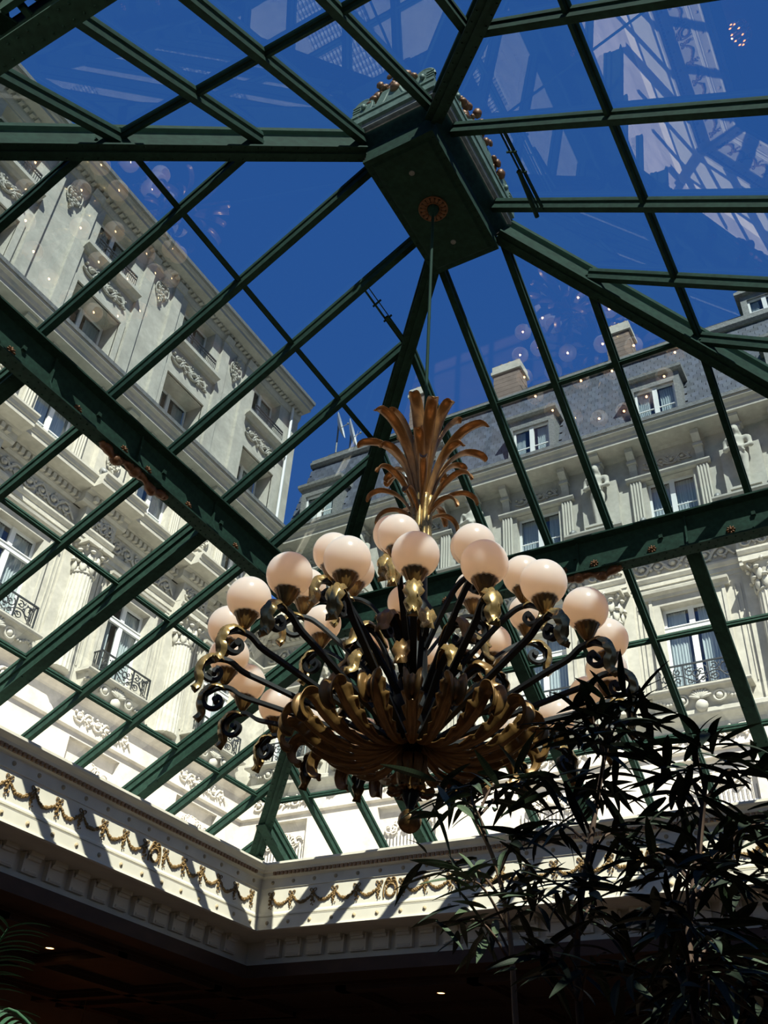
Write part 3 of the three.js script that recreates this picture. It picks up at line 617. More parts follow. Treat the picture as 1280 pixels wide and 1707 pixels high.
// two-leaf window: frame, glass, curtain
function windowAt(parent, x, y0, y1, hw, z, transom, name = 'window') {
  const w = new THREE.Group(); w.name = name; w.position.set(x, y0, z); parent.add(w);
  const H = y1 - y0, f = 0.09, g = [];
  g.push(box(-hw, -hw + f, 0, H, -0.07, 0), box(hw - f, hw, 0, H, -0.07, 0), box(-hw + f, hw - f, H - f, H, -0.07, 0), box(-hw + f, hw - f, 0, f, -0.07, 0), box(-0.1, 0.1, 0, H, -0.07, 0.03));
  if (transom) g.push(box(-hw, hw, H * transom - 0.08, H * transom + 0.08, -0.07, 0.05), box(-hw, hw, H * transom + 0.08, H * transom + 0.12, -0.07, 0.08));
  else g.push(box(-hw, hw, H * 0.5 - 0.02, H * 0.5 + 0.02, -0.06, -0.01));
  part('frame', g, M.joinery, w);
  const ys = transom ? [[0, H * transom], [H * transom, H]] : [[0, H * 0.5], [H * 0.5, H]];
  for (const [a, b] of ys) for (const s of [-1, 1]) { const x0 = s < 0 ? -hw : 0, pg = []; push(pg, V(x0, a, -0.045), V(x0 + hw, a, -0.045), V(x0 + hw, b, -0.045), V(x0, a, -0.045), V(x0 + hw, b, -0.045), V(x0, b, -0.045)); const p = part('pane', fromTris(pg), M.windowGlass, w); p.castShadow = false; }
  for (const s of [-1, 1]) { // pleated net curtain and the dim room behind
    const cw = hw * rr(0.55, 0.95), pts = []; for (let i = 0; i <= 24; i++) pts.push([s * (hw - cw * i / 24), -0.2 + 0.03 * Math.sin(i * 1.9 + rnd())]);
    part('curtain', loft([pts.map(([a, z]) => V(a, 0.02, z)), pts.map(([a, z]) => V(a, H - 0.05, z))], false, false), M.curtain, w);
  }
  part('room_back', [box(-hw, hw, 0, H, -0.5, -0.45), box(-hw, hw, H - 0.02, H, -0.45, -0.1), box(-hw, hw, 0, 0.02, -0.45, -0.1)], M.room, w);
  return w;
}
function scrollRelief(W, H, n, r = 0.05) { // running acanthus scrolls in x y, proud of the wall
  const g = [], st = W / n;
  for (let i = 0; i < n; i++) {
    const x = -W / 2 + (i + 0.5) * st, s = i % 2 ? 1 : -1;
    const sp = spiral(x, 0, H * 0.46, H * 0.08, s * Math.PI * 0.9, s * -Math.PI * 1.6, 12).map(([a, b]) => V(a, s > 0 ? b : -b * -1, 0.03));
    g.push(tube(sp, r, 5, 18));
    for (let k = 0; k < 5; k++) { const a = k / 5 * 6.28 + i, q = new THREE.IcosahedronGeometry(r * 1.5, 0); g.push(moved(q, x + Math.cos(a) * H * 0.42, Math.sin(a) * H * 0.4, 0.03)); }
    g.push(moved(new THREE.IcosahedronGeometry(r * 1.9, 1), x, 0, 0.05));
    g.push(tube([V(x + st * 0.2, s * H * 0.3, 0.03), V(x + st * 0.5, -s * H * 0.05, 0.04), V(x + st * 0.8, -s * H * 0.35, 0.03)], r, 5, 6));
  }
  return merge(g);
}
const relief1 = scrollRelief(3.2, 0.62, 6), relief2 = scrollRelief(1.9, 0.85, 4, 0.055), trophyGeo = (() => {
  const g = []; for (let i = 0; i < 60; i++) { const t = rnd(), w = 0.34 * Math.sin(Math.PI * Math.min(1, t * 1.15)) + 0.05; g.push(moved(new THREE.IcosahedronGeometry(rr(0.05, 0.1), 0), rr(-w, w), -1.7 * t + 0.6, rr(0.02, 0.12))); }
  for (const s of [-1, 1]) g.push(tube([V(0, 0.2, 0.06), V(s * 0.3, 0.1, 0.08), V(s * 0.42, -0.3, 0.06), V(s * 0.3, -0.6, 0.06)], 0.035, 5, 8));
  return merge(g);
})();
// iron balcony with scrollwork
const railGeo = (() => {
  const g = [], W = 1.3, H = 0.86;
  g.push(box(-W, W, H - 0.05, H, -0.03, 0.03), box(-W, W, 0.02, 0.06, -0.025, 0.025));
  for (const x of [-W, -0.42, 0.42, W]) g.push(box(x - 0.025, x + 0.025, 0, H, -0.025, 0.025));
  const sc = (x, y, r, s, f) => g.push(tube(spiral(x, y, r, r * 0.15, f, f + s * 7.5, 18).map(([a, b]) => V(a, b, 0)), 0.022, 5, 24));
  for (const s of [-1, 1]) { sc(s * 0.98, 0.45, 0.25, s, 0.6); sc(s * 0.62, 0.6, 0.14, -s, 2.2); sc(s * 0.62, 0.25, 0.14, s, -2.2); sc(s * 0.2, 0.52, 0.19, -s, 1); sc(s * 0.22, 0.2, 0.1, s, 0); g.push(tube([V(s * 1.22, 0.1, 0), V(s * 0.98, 0.2, 0), V(s * 0.75, 0.42, 0), V(s * 0.5, 0.42, 0), V(s * 0.3, 0.3, 0), V(0, 0.12, 0)], 0.022, 5, 16)); }
  g.push(moved(new THREE.TorusGeometry(0.12, 0.025, 6, 16), 0, 0.45, 0));
  for (let i = 0; i < 40; i++) g.push(moved(new THREE.IcosahedronGeometry(rr(0.02, 0.05), 0), rr(-W, W), rr(0.1, 0.75), 0, 1, 1, 0.5));
  return merge(g);
})();
const railSides = merge([box(-1.3, -1.26, 0.81, 0.86, -0.42, 0), box(1.26, 1.3, 0.81, 0.86, -0.42, 0), box(-1.3, -1.27, 0.02, 0.06, -0.42, 0), box(1.27, 1.3, 0.02, 0.06, -0.42, 0), ...[-0.35, -0.25, -0.15].flatMap(z => [box(-1.295, -1.265, 0, 0.85, z, z + 0.03), box(1.265, 1.295, 0, 0.85, z, z + 0.03)])]);
const bracketGeo = (() => { // carved slab under a balcony: shell between two roundels
  const g = [mould(-1.75, 1.75, [[0, -0.12], [0.62, -0.12], [0.66, -0.06], [0.66, 0], [0, 0]]), mould(-1.6, 1.6, [[0, -0.75], [0.2, -0.75], [0.42, -0.2], [0.5, -0.12], [0, -0.12]])];
  for (let k = 0; k < 9; k++) { const a = lerp(0.3, Math.PI - 0.3, k / 8), q = new THREE.SphereGeometry(0.09, 7, 5); q.scale(0.65, 2.2, 0.6); q.translate(0, 0.2, 0); q.rotateZ(a - Math.PI / 2); g.push(moved(q, 0, -0.45, 0.5)); }
  for (const s of [-1, 1]) { const t = new THREE.TorusGeometry(0.19, 0.045, 6, 16); g.push(moved(t, s * 0.62, -0.42, 0.42), moved(new THREE.SphereGeometry(0.13, 8, 6), s * 0.62, -0.42, 0.4)); for (let k = 0; k < 7; k++) g.push(moved(new THREE.IcosahedronGeometry(0.07, 0), s * (0.9 + k * 0.11), -0.4 - 0.08 * Math.sin(k), 0.38)); }
  g.push(moved(new THREE.SphereGeometry(0.2, 8, 6), 0, -0.68, 0.42, 1.1, 1.1, 0.8));
  return merge(g);
})();
const capitalGeo = (() => { // Corinthian, 1.25 high, on a shaft of radius 0.42
  const g = [lathe([[0.42, 0], [0.46, 0.02], [0.46, 0.08], [0.41, 0.1], [0.42, 0.6], [0.52, 1.0], [0.55, 1.08]], 20)];
  for (let row = 0; row < 2; row++) for (let k = 0; k < 8; k++) { const a = (k + row * 0.5) / 8 * Math.PI * 2, q = new THREE.SphereGeometry(0.15, 7, 6); q.scale(0.95, 1.7, 0.5); q.translate(0, 0.28 + row * 0.34, 0.45 + row * 0.04); q.rotateY(a); g.push(clean(q)); const c = new THREE.SphereGeometry(0.085, 6, 5); c.scale(1.3, 0.8, 1); c.translate(0, 0.5 + row * 0.34, 0.56 + row * 0.05); c.rotateY(a); g.push(clean(c)); }
  for (let k = 0; k < 4; k++) { const a = Math.PI / 4 + k * Math.PI / 2, t = new THREE.TorusGeometry(0.1, 0.045, 6, 12); t.translate(0, 0.98, 0); t.rotateY(Math.PI / 2); t.translate(0, 0, 0.64); t.rotateY(a); g.push(clean(t)); }
  for (let k = 0; k < 4; k++) { const q = new THREE.IcosahedronGeometry(0.1, 0); q.translate(0, 1.12, 0.6); q.rotateY(k * Math.PI / 2); g.push(clean(q)); }
  g.push(box(-0.64, 0.64, 1.1, 1.25, -0.64, 0.64, 0));
  return merge(g);
})();
const shaftGeo = (() => { const ring = (r, y) => { const o = []; for (let i = 0; i < 80; i++) { const a = i / 80 * Math.PI * 2, q = r * (1 - 0.06 * Math.pow(Math.abs(Math.sin(a * 10)), 0.7)); o.push(V(Math.sin(a) * q, y, Math.cos(a) * q)); } return o; }; return loft([ring(0.5, 0), ring(0.47, 1.2), ring(0.43, 3.7)]); })();
const herm = (() => { // bust on a tapering pillar, one surface
  const S = 1.75, res = 60, mc = new MarchingCubes(res, new THREE.MeshStandardMaterial(), false, false, 90000);
  const bones = [[0, 1.83, 0.05, 0, 2.0, 0.03, 0.13, 0.15], [0, 1.5, 0, 0, 1.85, 0.03, 0.09, 0.085], [-0.33, 1.42, 0, 0.33, 1.42, 0, 0.13, 0.13], [0, 1.35, 0, 0, 1.0, 0.02, 0.25, 0.21], [-0.42, 1.4, 0, -0.46, 1.02, 0.05, 0.11, 0.085], [0.42, 1.4, 0, 0.46, 1.02, 0.05, 0.11, 0.085], [-0.46, 1.02, 0.06, -0.05, 1.02, 0.28, 0.08, 0.06], [0.46, 1.02, 0.06, 0.08, 0.86, 0.28, 0.08, 0.06], [0, 1.0, 0, 0, 0.6, 0, 0.22, 0.24], [-0.14, 0.6, 0, -0.08, -0.8, 0, 0.15, 0.1], [0.14, 0.6, 0, 0.08, -0.8, 0, 0.15, 0.1], [-0.15, 2.08, -0.02, 0.15, 2.08, -0.02, 0.1, 0.1], [0, 1.92, 0.18, 0, 1.86, 0.2, 0.025, 0.035], [-0.14, 1.9, -0.06, -0.16, 1.6, -0.08, 0.06, 0.05], [0.14, 1.9, -0.06, 0.16, 1.6, -0.08, 0.06, 0.05], [-0.35, 1.5, 0.12, 0.2, 0.7, 0.24, 0.05, 0.05]];
  const c0 = 0.7;
  for (let k = 0; k < res; k++) for (let j = 0; j < res; j++) for (let i = 0; i < res; i++) {
    const x = (i / res * 2 - 1) * S, y = (j / res * 2 - 1) * S + c0, z = (k / res * 2 - 1) * S; let d = 0;
    for (const [ax, ay, az, bx, by, bz, ra, rb] of bones) {
      const dx = bx - ax, dy = by - ay, dz = bz - az, t = clamp(((x - ax) * dx + (y - ay) * dy + (z - az) * dz) / (dx * dx + dy * dy + dz * dz));
      d += Math.exp(-34 * (Math.hypot(x - ax - dx * t, y - ay - dy * t, z - az - dz * t) - lerp(ra, rb, t)));
    }
    mc.field[k * res * res + j * res + i] = Math.log(Math.max(d, 1e-60)) / 34;
  }
  mc.isolation = 0; mc.update();
  const n = mc.count, g = new THREE.BufferGeometry();
  g.setAttribute('position', new THREE.BufferAttribute(mc.positionArray.slice(0, n * 3), 3)); g.setAttribute('normal', new THREE.BufferAttribute(mc.normalArray.slice(0, n * 3), 3));
  g.scale(S, S, S); g.translate(0, c0, 0);
  return clean(g);
})();
const consoleGeo = merge([loft([[V(-0.16, 0, 0), V(-0.16, 0, 0.62), V(-0.16, -0.2, 0.6), V(-0.16, -0.45, 0.3), V(-0.16, -0.9, 0.18), V(-0.16, -1.25, 0.14), V(-0.16, -1.3, 0)], [V(0.16, 0, 0), V(0.16, 0, 0.62), V(0.16, -0.2, 0.6), V(0.16, -0.45, 0.3), V(0.16, -0.9, 0.18), V(0.16, -1.25, 0.14), V(0.16, -1.3, 0)]]), box(-0.2, 0.2, -0.62, -0.5, 0, 0.34)]);
const flute = (x0, x1, y0, y1, z) => { const g = [box(x0, x1, y0, y1, z - 0.05, z)], n = 4, w = (x1 - x0) / n; for (let i = 0; i < n; i++) { const c = new THREE.CylinderGeometry(w * 0.36, w * 0.36, y1 - y0, 8); g.push(moved(c, x0 + (i + 0.5) * w, (y0 + y1) / 2, z)); } return merge(g); };
const dentTooth = (n, W) => { const g = []; for (let i = 0; i < n; i++) { const x = -W / 2 + (i + 0.5) * W / n; g.push(box(x - W / n * 0.3, x + W / n * 0.3, 0, 0.22, 0, 0.16)); } return merge(g); };

function order(F, wins, cols, x0, x1, isB) {
  const st = M.stone, cv = M.stoneCarved;
  // ground storey
  const gh = wins.map(x => [x - 1.25, x + 1.25, 5.0, 13.0]);
  part('wall_ground', wallWith(x0, x1, -1.6, 14.2, gh), M.stone, F);
  for (const x of wins) {
    const w = new THREE.Group(); w.name = 'tall_window'; w.position.set(x, 5, -0.5); F.add(w);
    const bars = []; for (let k = -8; k <= 8; k++) bars.push(box(k * 0.145 - 0.009, k * 0.145 + 0.009, 0, 7.0, 0.32, 0.34));
    part('grille', bars, M.ironRail, w); part('blind', box(-1.25, 1.25, 0, 8, 0.24, 0.27), M.stone, w);
    const sh = []; for (let k = 0; k < 11; k++) { const a = k / 10 * Math.PI; sh.push(moved(new THREE.TorusGeometry(0.14, 0.03, 5, 10), Math.cos(a) * 0.6, 7.1 + Math.sin(a) * 0.34, 0.33)); } for (const s of [-1, 1]) sh.push(tube(spiral(s * 0.8, 7.2, 0.24, 0.05, 0, s * 6, 12).map(([a, b]) => V(a, b, 0.34)), 0.035, 5, 18)); sh.push(moved(new THREE.SphereGeometry(0.22, 8, 6), 0, 7.3, 0.3));
    part('shell_ornament', sh, cv, w);
    part('blind_slats', (() => { const g = []; for (let k = 0; k < 26; k++) g.push(box(-1.25, 1.25, 0.2 + k * 0.25, 0.3 + k * 0.25, 0.27, 0.29)); return g; })(), M.joinery, w, 'stuff');
  }
  part('string_course', mould(x0, x1, [[-0.3, 14.15], [0.06, 14.15], [0.1, 14.22], [0.2, 14.3], [0.32, 14.36], [0.36, 14.42], [0.36, 14.56], [0.2, 14.62], [0.1, 14.7], [-0.3, 14.7]]), st, F);
  part('ground_frieze', mould(x0, x1, [[-0.3, 13.2], [0.04, 13.2], [0.12, 13.26], [0.12, 13.34], [0.05, 13.36], [0.05, 14.16], [-0.3, 14.16]]), st, F);
  for (const x of wins) part('carved_band', moved(relief1, x, 13.76, 0.05, 0.85, 0.8, 1), cv, F);
  // main storey
  part('wall_main', wallWith(x0, x1, 14.6, 19.7, wins.map(x => [x - 1.0, x + 1.0, 15.3, 18.9])), st, F);
  for (const x of wins) {
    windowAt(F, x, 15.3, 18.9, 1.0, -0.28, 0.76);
    const c = [box(x - 1.26, x - 1.0, 15.2, 18.9, 0, 0.1), box(x + 1.0, x + 1.26, 15.2, 18.9, 0, 0.1), box(x - 1.26, x + 1.26, 18.9, 19.2, 0, 0.1), box(x - 1.38, x - 1.26, 15.2, 19.26, 0, 0.15), box(x + 1.26, x + 1.38, 15.2, 19.26, 0, 0.15), mould(x - 1.55, x + 1.55, [[0, 19.2], [0.16, 19.2], [0.2, 19.3], [0.34, 19.38], [0.36, 19.48], [0, 19.54]])];
    part('window_casing', c, st, F);
    part('balcony_slab', moved(bracketGeo, x, 15.32, 0), cv, F);
    const b = new THREE.Group(); b.name = 'balcony'; b.position.set(x, 15.32, 0.56); F.add(b);
    part('front_rail', railGeo, M.ironRail, b); part('side_rails', railSides, M.ironRail, b);
  }
  for (const x of cols) {
    const c = new THREE.Group(); c.name = 'column'; c.position.set(x, 14.7, 0.22); F.add(c);
    part('shaft', shaftGeo, st, c); part('capital', moved(capitalGeo, 0, 3.7, 0), cv, c); part('pilaster', [box(-0.85, 0.85, 0, 4.95, -0.3, -0.12)], st, c);
    for (const s of [-1, 1]) part('panel_moulding', [box(s * 1.15 - 0.02, s * 1.15 + 0.02, 0.7, 4.5, -0.22, -0.17), box(s * 0.98 - 0.015, s * 0.98 + 0.015, 0.7, 4.5, -0.22, -0.18)], st, c);
  }
  // entablature, broken forward over the columns
  const ent = (a, b, z) => {
    part('architrave', mould(a, b, [[-0.5, 19.62], [z + 0.02, 19.62], [z + 0.02, 19.8], [z + 0.06, 19.8], [z + 0.06, 20.0], [z + 0.1, 20.02], [z + 0.16, 20.14], [z + 0.16, 20.22], [-0.5, 20.22]]), st, F);
    part('frieze', mould(a, b, [[-0.5, 20.2], [z, 20.2], [z, 21.1], [-0.5, 21.1]]), st, F);
    part('cornice', mould(a - (z > 0.1 ? 0.35 : 0), b + (z > 0.1 ? 0.35 : 0), [[-0.6, 21.1], [z + 0.06, 21.1], [z + 0.14, 21.2], [z + 0.14, 21.24], [z + 0.16, 21.24], [z + 0.16, 21.5], [z + 0.3, 21.52], [z + 0.34, 21.6], [z + 0.9, 21.62], [z + 0.9, 21.8], [z + 0.94, 21.82], [z + 0.98, 21.95], [z + 1.06, 22.02], [z + 1.06, 22.1], [-0.6, 22.2]]), st, F);
  };
  const edges = [x0]; for (const x of cols) edges.push(x - 0.8, x + 0.8); edges.push(x1);
  for (let i = 0; i + 1 < edges.length; i++) { const a = edges[i], b = edges[i + 1]; if (b - a < 0.1) continue; const fwd = i % 2 === 1; ent(a, b, fwd ? 0.42 : 0.0); part('dentils', moved(dentTooth(fwd ? 6 : 16, b - a), (a + b) / 2, 21.26, fwd ? 0.58 : 0.16), st, F, 'stuff'); }
  for (const x of wins) part('scroll_frieze', moved(relief1, x, 20.66, 0.02, 1.1, 1, 1), cv, F);
  for (const x of cols) part('scroll_panel', moved(relief2, x, 20.66, 0.44, 0.6, 0.8, 1), cv, F);
  // attic storey
  part('wall_attic', wallWith(x0, x1, 22.0, 27.0, wins.map(x => [x - 0.95, x + 0.95, 22.4, 25.0]), -0.25, 0.8), st, F);
  for (const x of wins) {
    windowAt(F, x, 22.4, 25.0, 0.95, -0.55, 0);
    for (const s of [-1, 1]) part('fluted_strip', flute(x + s * 1.35 - 0.24, x + s * 1.35 + 0.24, 22.2, 25.1, -0.14), st, F);
    for (const s of [-1, 1]) part('console', moved(consoleGeo, x + s * 1.35, 26.5, -0.25), cv, F);
    part('carved_panel', moved(relief2, x, 25.75, -0.23, 0.9, 0.6, 1), cv, F);
    part('attic_moulding', mould(x - 1.7, x + 1.7, [[-0.3, 25.05], [-0.06, 25.05], [0.0, 25.15], [0.0, 25.22], [-0.3, 25.26]]), st, F);
  }
  for (const x of cols) {
    part('pedestal', [box(x - 0.75, x + 0.75, 22.0, 25.3, -0.3, 0.05), box(x - 0.5, x + 0.5, 22.0, 22.9, 0, 0.5), box(x - 0.56, x + 0.56, 22.9, 23.0, 0, 0.56)], st, F);
    if (isB) part('herm_statue', moved(herm, x, 23.9, 0.3, 1.02), M.stone, F); else part('carved_trophy', moved(trophyGeo, x, 24.2, 0.1, 0.9, 0.9, 1), cv, F);
    part('console', moved(consoleGeo, x, 26.5, -0.05, 1.6, 0.6, 1.1), cv, F);
  }
  part('attic_cornice', mould(x0, x1, [[-0.6, 26.4], [-0.2, 26.4], [-0.1, 26.5], [0.75, 26.52], [0.75, 26.72], [0.8, 26.76], [0.85, 26.9], [0.98, 26.98], [0.98, 27.1], [-0.6, 27.25]]), st, F);
  part('gutter', mould(x0, x1, [[0.9, 27.1], [1.04, 27.1], [1.06, 27.26], [0.96, 27.26]]), M.zinc, F);
}
// left front
{
  const wins = [4.9, 10.75, 16.5, 22.2, 27.9], cols = [7.9, 13.7, 19.4, 25.1], x0 = 2, x1 = 30.67, F = FA, st = M.stone, cv = M.stoneCarved;
  order(F, wins, cols, x0, x1, false);
  const h1 = wins.map(x => [x - 1.3, x + 1.3, 27.5, 30.55]), h2 = wins.map(x => [x - 1.1, x + 1.1, 32.7, 35.3]);
  part('wall_upper', wallWith(x0, x1, 27.0, 31.3, h1, -0.05, 1.0), st, F);
  part('wall_top', wallWith(x0, x1, 31.3, 36.0, h2, -0.05, 1.0), st, F);
  for (const x of wins) {
    windowAt(F, x, 27.5, 30.55, 1.25, -0.95, 0); windowAt(F, x, 32.7, 35.3, 1.1, -0.6, 0);
    part('window_surround', [box(x - 1.55, x - 1.3, 27.3, 30.55, -0.1, 0.04), box(x + 1.3, x + 1.55, 27.3, 30.55, -0.1, 0.04), box(x - 1.55, x + 1.55, 30.55, 30.8, -0.1, 0.04)], st, F);
    part('carved_panel', moved(relief2, x, 31.6, -0.02, 1.15, 0.85, 1.2), cv, F);
    part('balcony_ledge', mould(x - 1.65, x + 1.65, [[-0.1, 32.25], [0.1, 32.25], [0.2, 32.36], [0.4, 32.42], [0.4, 32.6], [-0.1, 32.64]]), st, F);
    const b = new THREE.Group(); b.name = 'balcony_rail'; b.position.set(x, 32.64, 0.3); F.add(b);
    part('top_rail', box(-1.2, 1.2, 0.6, 0.66, -0.03, 0.03), M.ironRail, b); part('middle_rail', box(-1.2, 1.2, 0.42, 0.46, -0.02, 0.02), M.ironRail, b);
    const bl = []; for (let k = -12; k <= 12; k++) bl.push(box(k * 0.1 - 0.01, k * 0.1 + 0.01, 0, 0.62, -0.012, 0.012)); part('balusters', bl, M.ironRail, b, 'stuff');
  }
  for (const x of cols) {
    for (const s of [-1, 1]) part('pilaster_strip', [box(x + s * 0.95 - 0.28, x + s * 0.95 + 0.28, 27.2, 35.3, -0.05, 0.1), loft([[V(x + s * 0.95 - 0.3, 35.3, -0.05), V(x + s * 0.95 + 0.3, 35.3, -0.05), V(x + s * 0.95 + 0.3, 35.3, 0.16), V(x + s * 0.95 - 0.3, 35.3, 0.16)], [V(x + s * 0.95 - 0.3, 35.6, -0.05), V(x + s * 0.95 + 0.3, 35.6, -0.05), V(x + s * 0.95 + 0.3, 35.6, 0.3), V(x + s * 0.95 - 0.3, 35.6, 0.3)]])], st, F);
    part('carved_trophy', moved(trophyGeo, x, 34.6, -0.02, 1, 1, 1), cv, F);
  }
  const mods = []; for (let x = x0 + 0.2; x < x1; x += 0.3) mods.push(box(x - 0.085, x + 0.085, 35.72, 35.86, 0, 0.3));
  part('modillions', mods, M.stone, F, 'stuff');
  part('top_cornice', mould(x0, x1, [[-0.8, 35.4], [0.0, 35.4], [0.08, 35.6], [0.1, 35.86], [0.72, 35.88], [0.72, 36.06], [0.8, 36.1], [0.86, 36.22], [-0.8, 36.3]]), st, F);
  part('gutter', mould(x0, x1, [[0.74, 36.22], [0.98, 36.24], [1.0, 36.42], [0.9, 36.46], [0.74, 36.4]]), M.zinc, F);
  part('roof', mould(x0, x1, [[-6, 37.6], [0.76, 36.34], [0.76, 36.2], [-6, 36.2]]), M.zinc, F);
  part('downpipe', [moved(new THREE.CylinderGeometry(0.08, 0.08, 9, 10), 29.85, 31.5, 0.12)], M.joinery, F);
}
// back front
{
  const wins = [-22.95, -17.25, -11.58, -5.93, -0.25], cols = [-20.1, -14.4, -8.75, -3.08, 2.6], x0 = -25, x1 = 5, F = FB;
  order(F, wins, cols, x0, x1, true);
  const zAt = y => lerp(0.1, -1.75, (y - 27.1) / 6.4), slope = V(0, 6.4, -1.85).normalize(), nor = V(0, 1.85, 6.4).normalize();
  part('mansard', loft([[V(x0, 27.1, 0.0), V(x1, 27.1, 0.0), V(x1, 27.1, -4), V(x0, 27.1, -4)], [V(x0, 33.5, -1.85), V(x1, 33.5, -1.85), V(x1, 33.5, -4), V(x0, 33.5, -4)]]), M.slate, F);
  { // slates laid in broken courses
    const sg = box(-0.155, 0.155, -0.02, 0.4, -0.02, 0.02), pts = [];
    let row = 0; for (let d = 0; d < 6.6; d += 0.29, row++) for (let x = x0 + 0.16 + (row % 2) * 0.165; x < x1; x += 0.33) { const y = 27.15 + slope.y * d; if (y > 33.3 || (y < 30.9 && wins.some(w => Math.abs(w - x) < 1.2))) continue; pts.push([x, y, slope.z * d + 0.03]); }
    const im = new THREE.InstancedMesh(sg, M.slate, pts.length), m = new THREE.Matrix4(), q = new THREE.Quaternion(), e = new THREE.Euler(), col = new THREE.Color();
    pts.forEach(([x, y, z], i) => { e.set(-Math.atan2(1.85, 6.4) + rr(0.05, 0.075), rr(-0.015, 0.015), rr(-0.015, 0.015)); m.compose(V(x, y, z), q.setFromEuler(e), V(1, 1, 1)); im.setMatrixAt(i, m); const k = rr(0.65, 1.25); im.setColorAt(i, col.setRGB(k, k, k * rr(0.97, 1.06))); });
    im.name = 'slates'; im.userData.kind = 'stuff'; im.castShadow = im.receiveShadow = true; F.add(im);
  }
  part('ridge_roll', mould(x0, x1, [[-1.95, 33.3], [-1.6, 33.3], [-1.5, 33.45], [-1.5, 33.6], [-1.62, 33.62], [-1.62, 33.85], [-1.8, 33.9], [-1.95, 33.85]]), M.zinc, F);
  part('top_roof', mould(x0, x1, [[-1.8, 33.4], [-1.8, 33.8], [-3.2, 35.3], [-9, 36.6], [-9, 33.4]]), M.slate, F);
  part('ridge_cap', mould(x0, x1, [[-3.3, 35.25], [-3.05, 35.2], [-3.0, 35.35], [-3.2, 35.5]]), M.zinc, F);
  for (const x of wins) {
    const d = new THREE.Group(); d.name = 'dormer'; d.position.set(x, 27.2, 0.02); F.add(d);
    part('cheeks', [box(-1.12, -0.86, 0, 3.1, -1.4, 0.02), box(0.86, 1.12, 0, 3.1, -1.4, 0.02), box(-0.86, 0.86, 2.55, 3.1, -1.4, 0.02), box(-0.86, 0.86, 0, 0.25, -1.4, 0.02)], M.zinc, d);
    part('hood', [mould(-1.3, 1.3, [[-1.9, 3.45], [-1.6, 3.05], [0.1, 3.05], [0.22, 3.12], [0.24, 3.26], [-0.1, 3.34]])], M.zinc, d);
    windowAt(d, 0, 0.25, 2.55, 0.86, -0.1, 0, 'window');
  }
  { // taller gabled dormer on the upper roof
    const d = new THREE.Group(); d.name = 'gable_dormer'; d.position.set(-0.9, 33.9, -2.6); F.add(d);
    part('cheeks', [box(-1.0, -0.72, 0, 2.3, -2, 0), box(0.72, 1.0, 0, 2.3, -2, 0), box(-0.72, 0.72, 1.9, 2.3, -2, 0), box(-0.72, 0.72, 0, 0.3, -2, 0)], M.zinc, d);
    part('gable_roof', loft([[V(-1.2, 2.25, 0.2), V(1.2, 2.25, 0.2), V(1.2, 2.4, 0.2), V(0, 2.75, 0.2), V(-1.2, 2.4, 0.2)], [V(-1.2, 2.25, -2.6), V(1.2, 2.25, -2.6), V(1.2, 2.4, -2.6), V(0, 2.75, -2.6), V(-1.2, 2.4, -2.6)]]), M.zinc, d);
    windowAt(d, 0, 0.3, 1.9, 0.72, -0.1, 0);
  }
  for (const [x, w, y1, z] of [[-18.9, 0.45, 37.4, -2.8], [-13.8, 0.75, 37.3, -3.2], [-7.8, 0.6, 37.3, -3.2], [3.9, 0.7, 37.0, -3.2]]) { // chimney stacks laid in courses
    const c = new THREE.Group(); c.name = 'chimney'; c.position.set(x, 33.6, z); F.add(c);
    const g = []; for (let k = 0, y = 0; y < y1 - 33.6 - 0.6; k++, y += 0.3) g.push(box(-w + (k % 2) * 0.02, w - (k % 2) * 0.015, y, y + 0.285, -0.5, 0.5));
    part('courses', g, M.brick, c, 'stuff'); part('core', box(-w + 0.03, w - 0.03, 0, y1 - 34.1, -0.47, 0.47), M.brick, c);
    part('cap', [box(-w - 0.1, w + 0.1, y1 - 34.2, y1 - 34.0, -0.6, 0.6), box(-w - 0.04, w + 0.04, y1 - 34.0, y1 - 33.6, -0.54, 0.54)], M.stone, c);
    for (let k = 0; k < 3; k++) part('chimney_pot', [moved(lathe([[0.14, 0], [0.12, 0.45], [0.14, 0.5], [0.11, 0.5]], 12), (k - 1) * w * 0.6, y1 - 33.6, 0)], M.rust, c);
  }
  for (const [x, y, r, lab] of [[-23.95, 36.9, 0.95, 'white satellite dish on the slate roof nearest the tall left front'], [-24.9, 38.0, 0.8, 'smaller white satellite dish rising behind the gutter of the left front']]) {
    const d = thing('satellite_dish', lab, 'satellite dish', [x, y + EYE - 0.75, -34.2]);
    const p = []; for (let i = 0; i <= 8; i++) p.push([r * i / 8, 0.2 * (i / 8) ** 2]); for (let i = 8; i >= 0; i--) p.push([r * i / 8 * 0.98, 0.2 * (i / 8) ** 2 + 0.02]);
    const g = lathe(p, 28); g.applyQuaternion(new THREE.Quaternion().setFromUnitVectors(V(0, 1, 0), V(0.86, 0.2, -0.3).normalize())); part('reflector', [moved(g, 0, 0.75, 0)], M.joinery, d);
    part('mast', [tube([V(0, -1.3, -0.05), V(0, 0.4, -0.05), V(0.02, 0.75, 0)], 0.05, 8, 4)], M.zinc, d);
    part('feed_arm', [tube([V(0, 0.45, 0), V(0.55, 0.85, -0.2)], 0.025, 6, 3), moved(new THREE.SphereGeometry(0.07, 8, 6), 0.55, 0.87, -0.2)], M.zinc, d);
  }
}
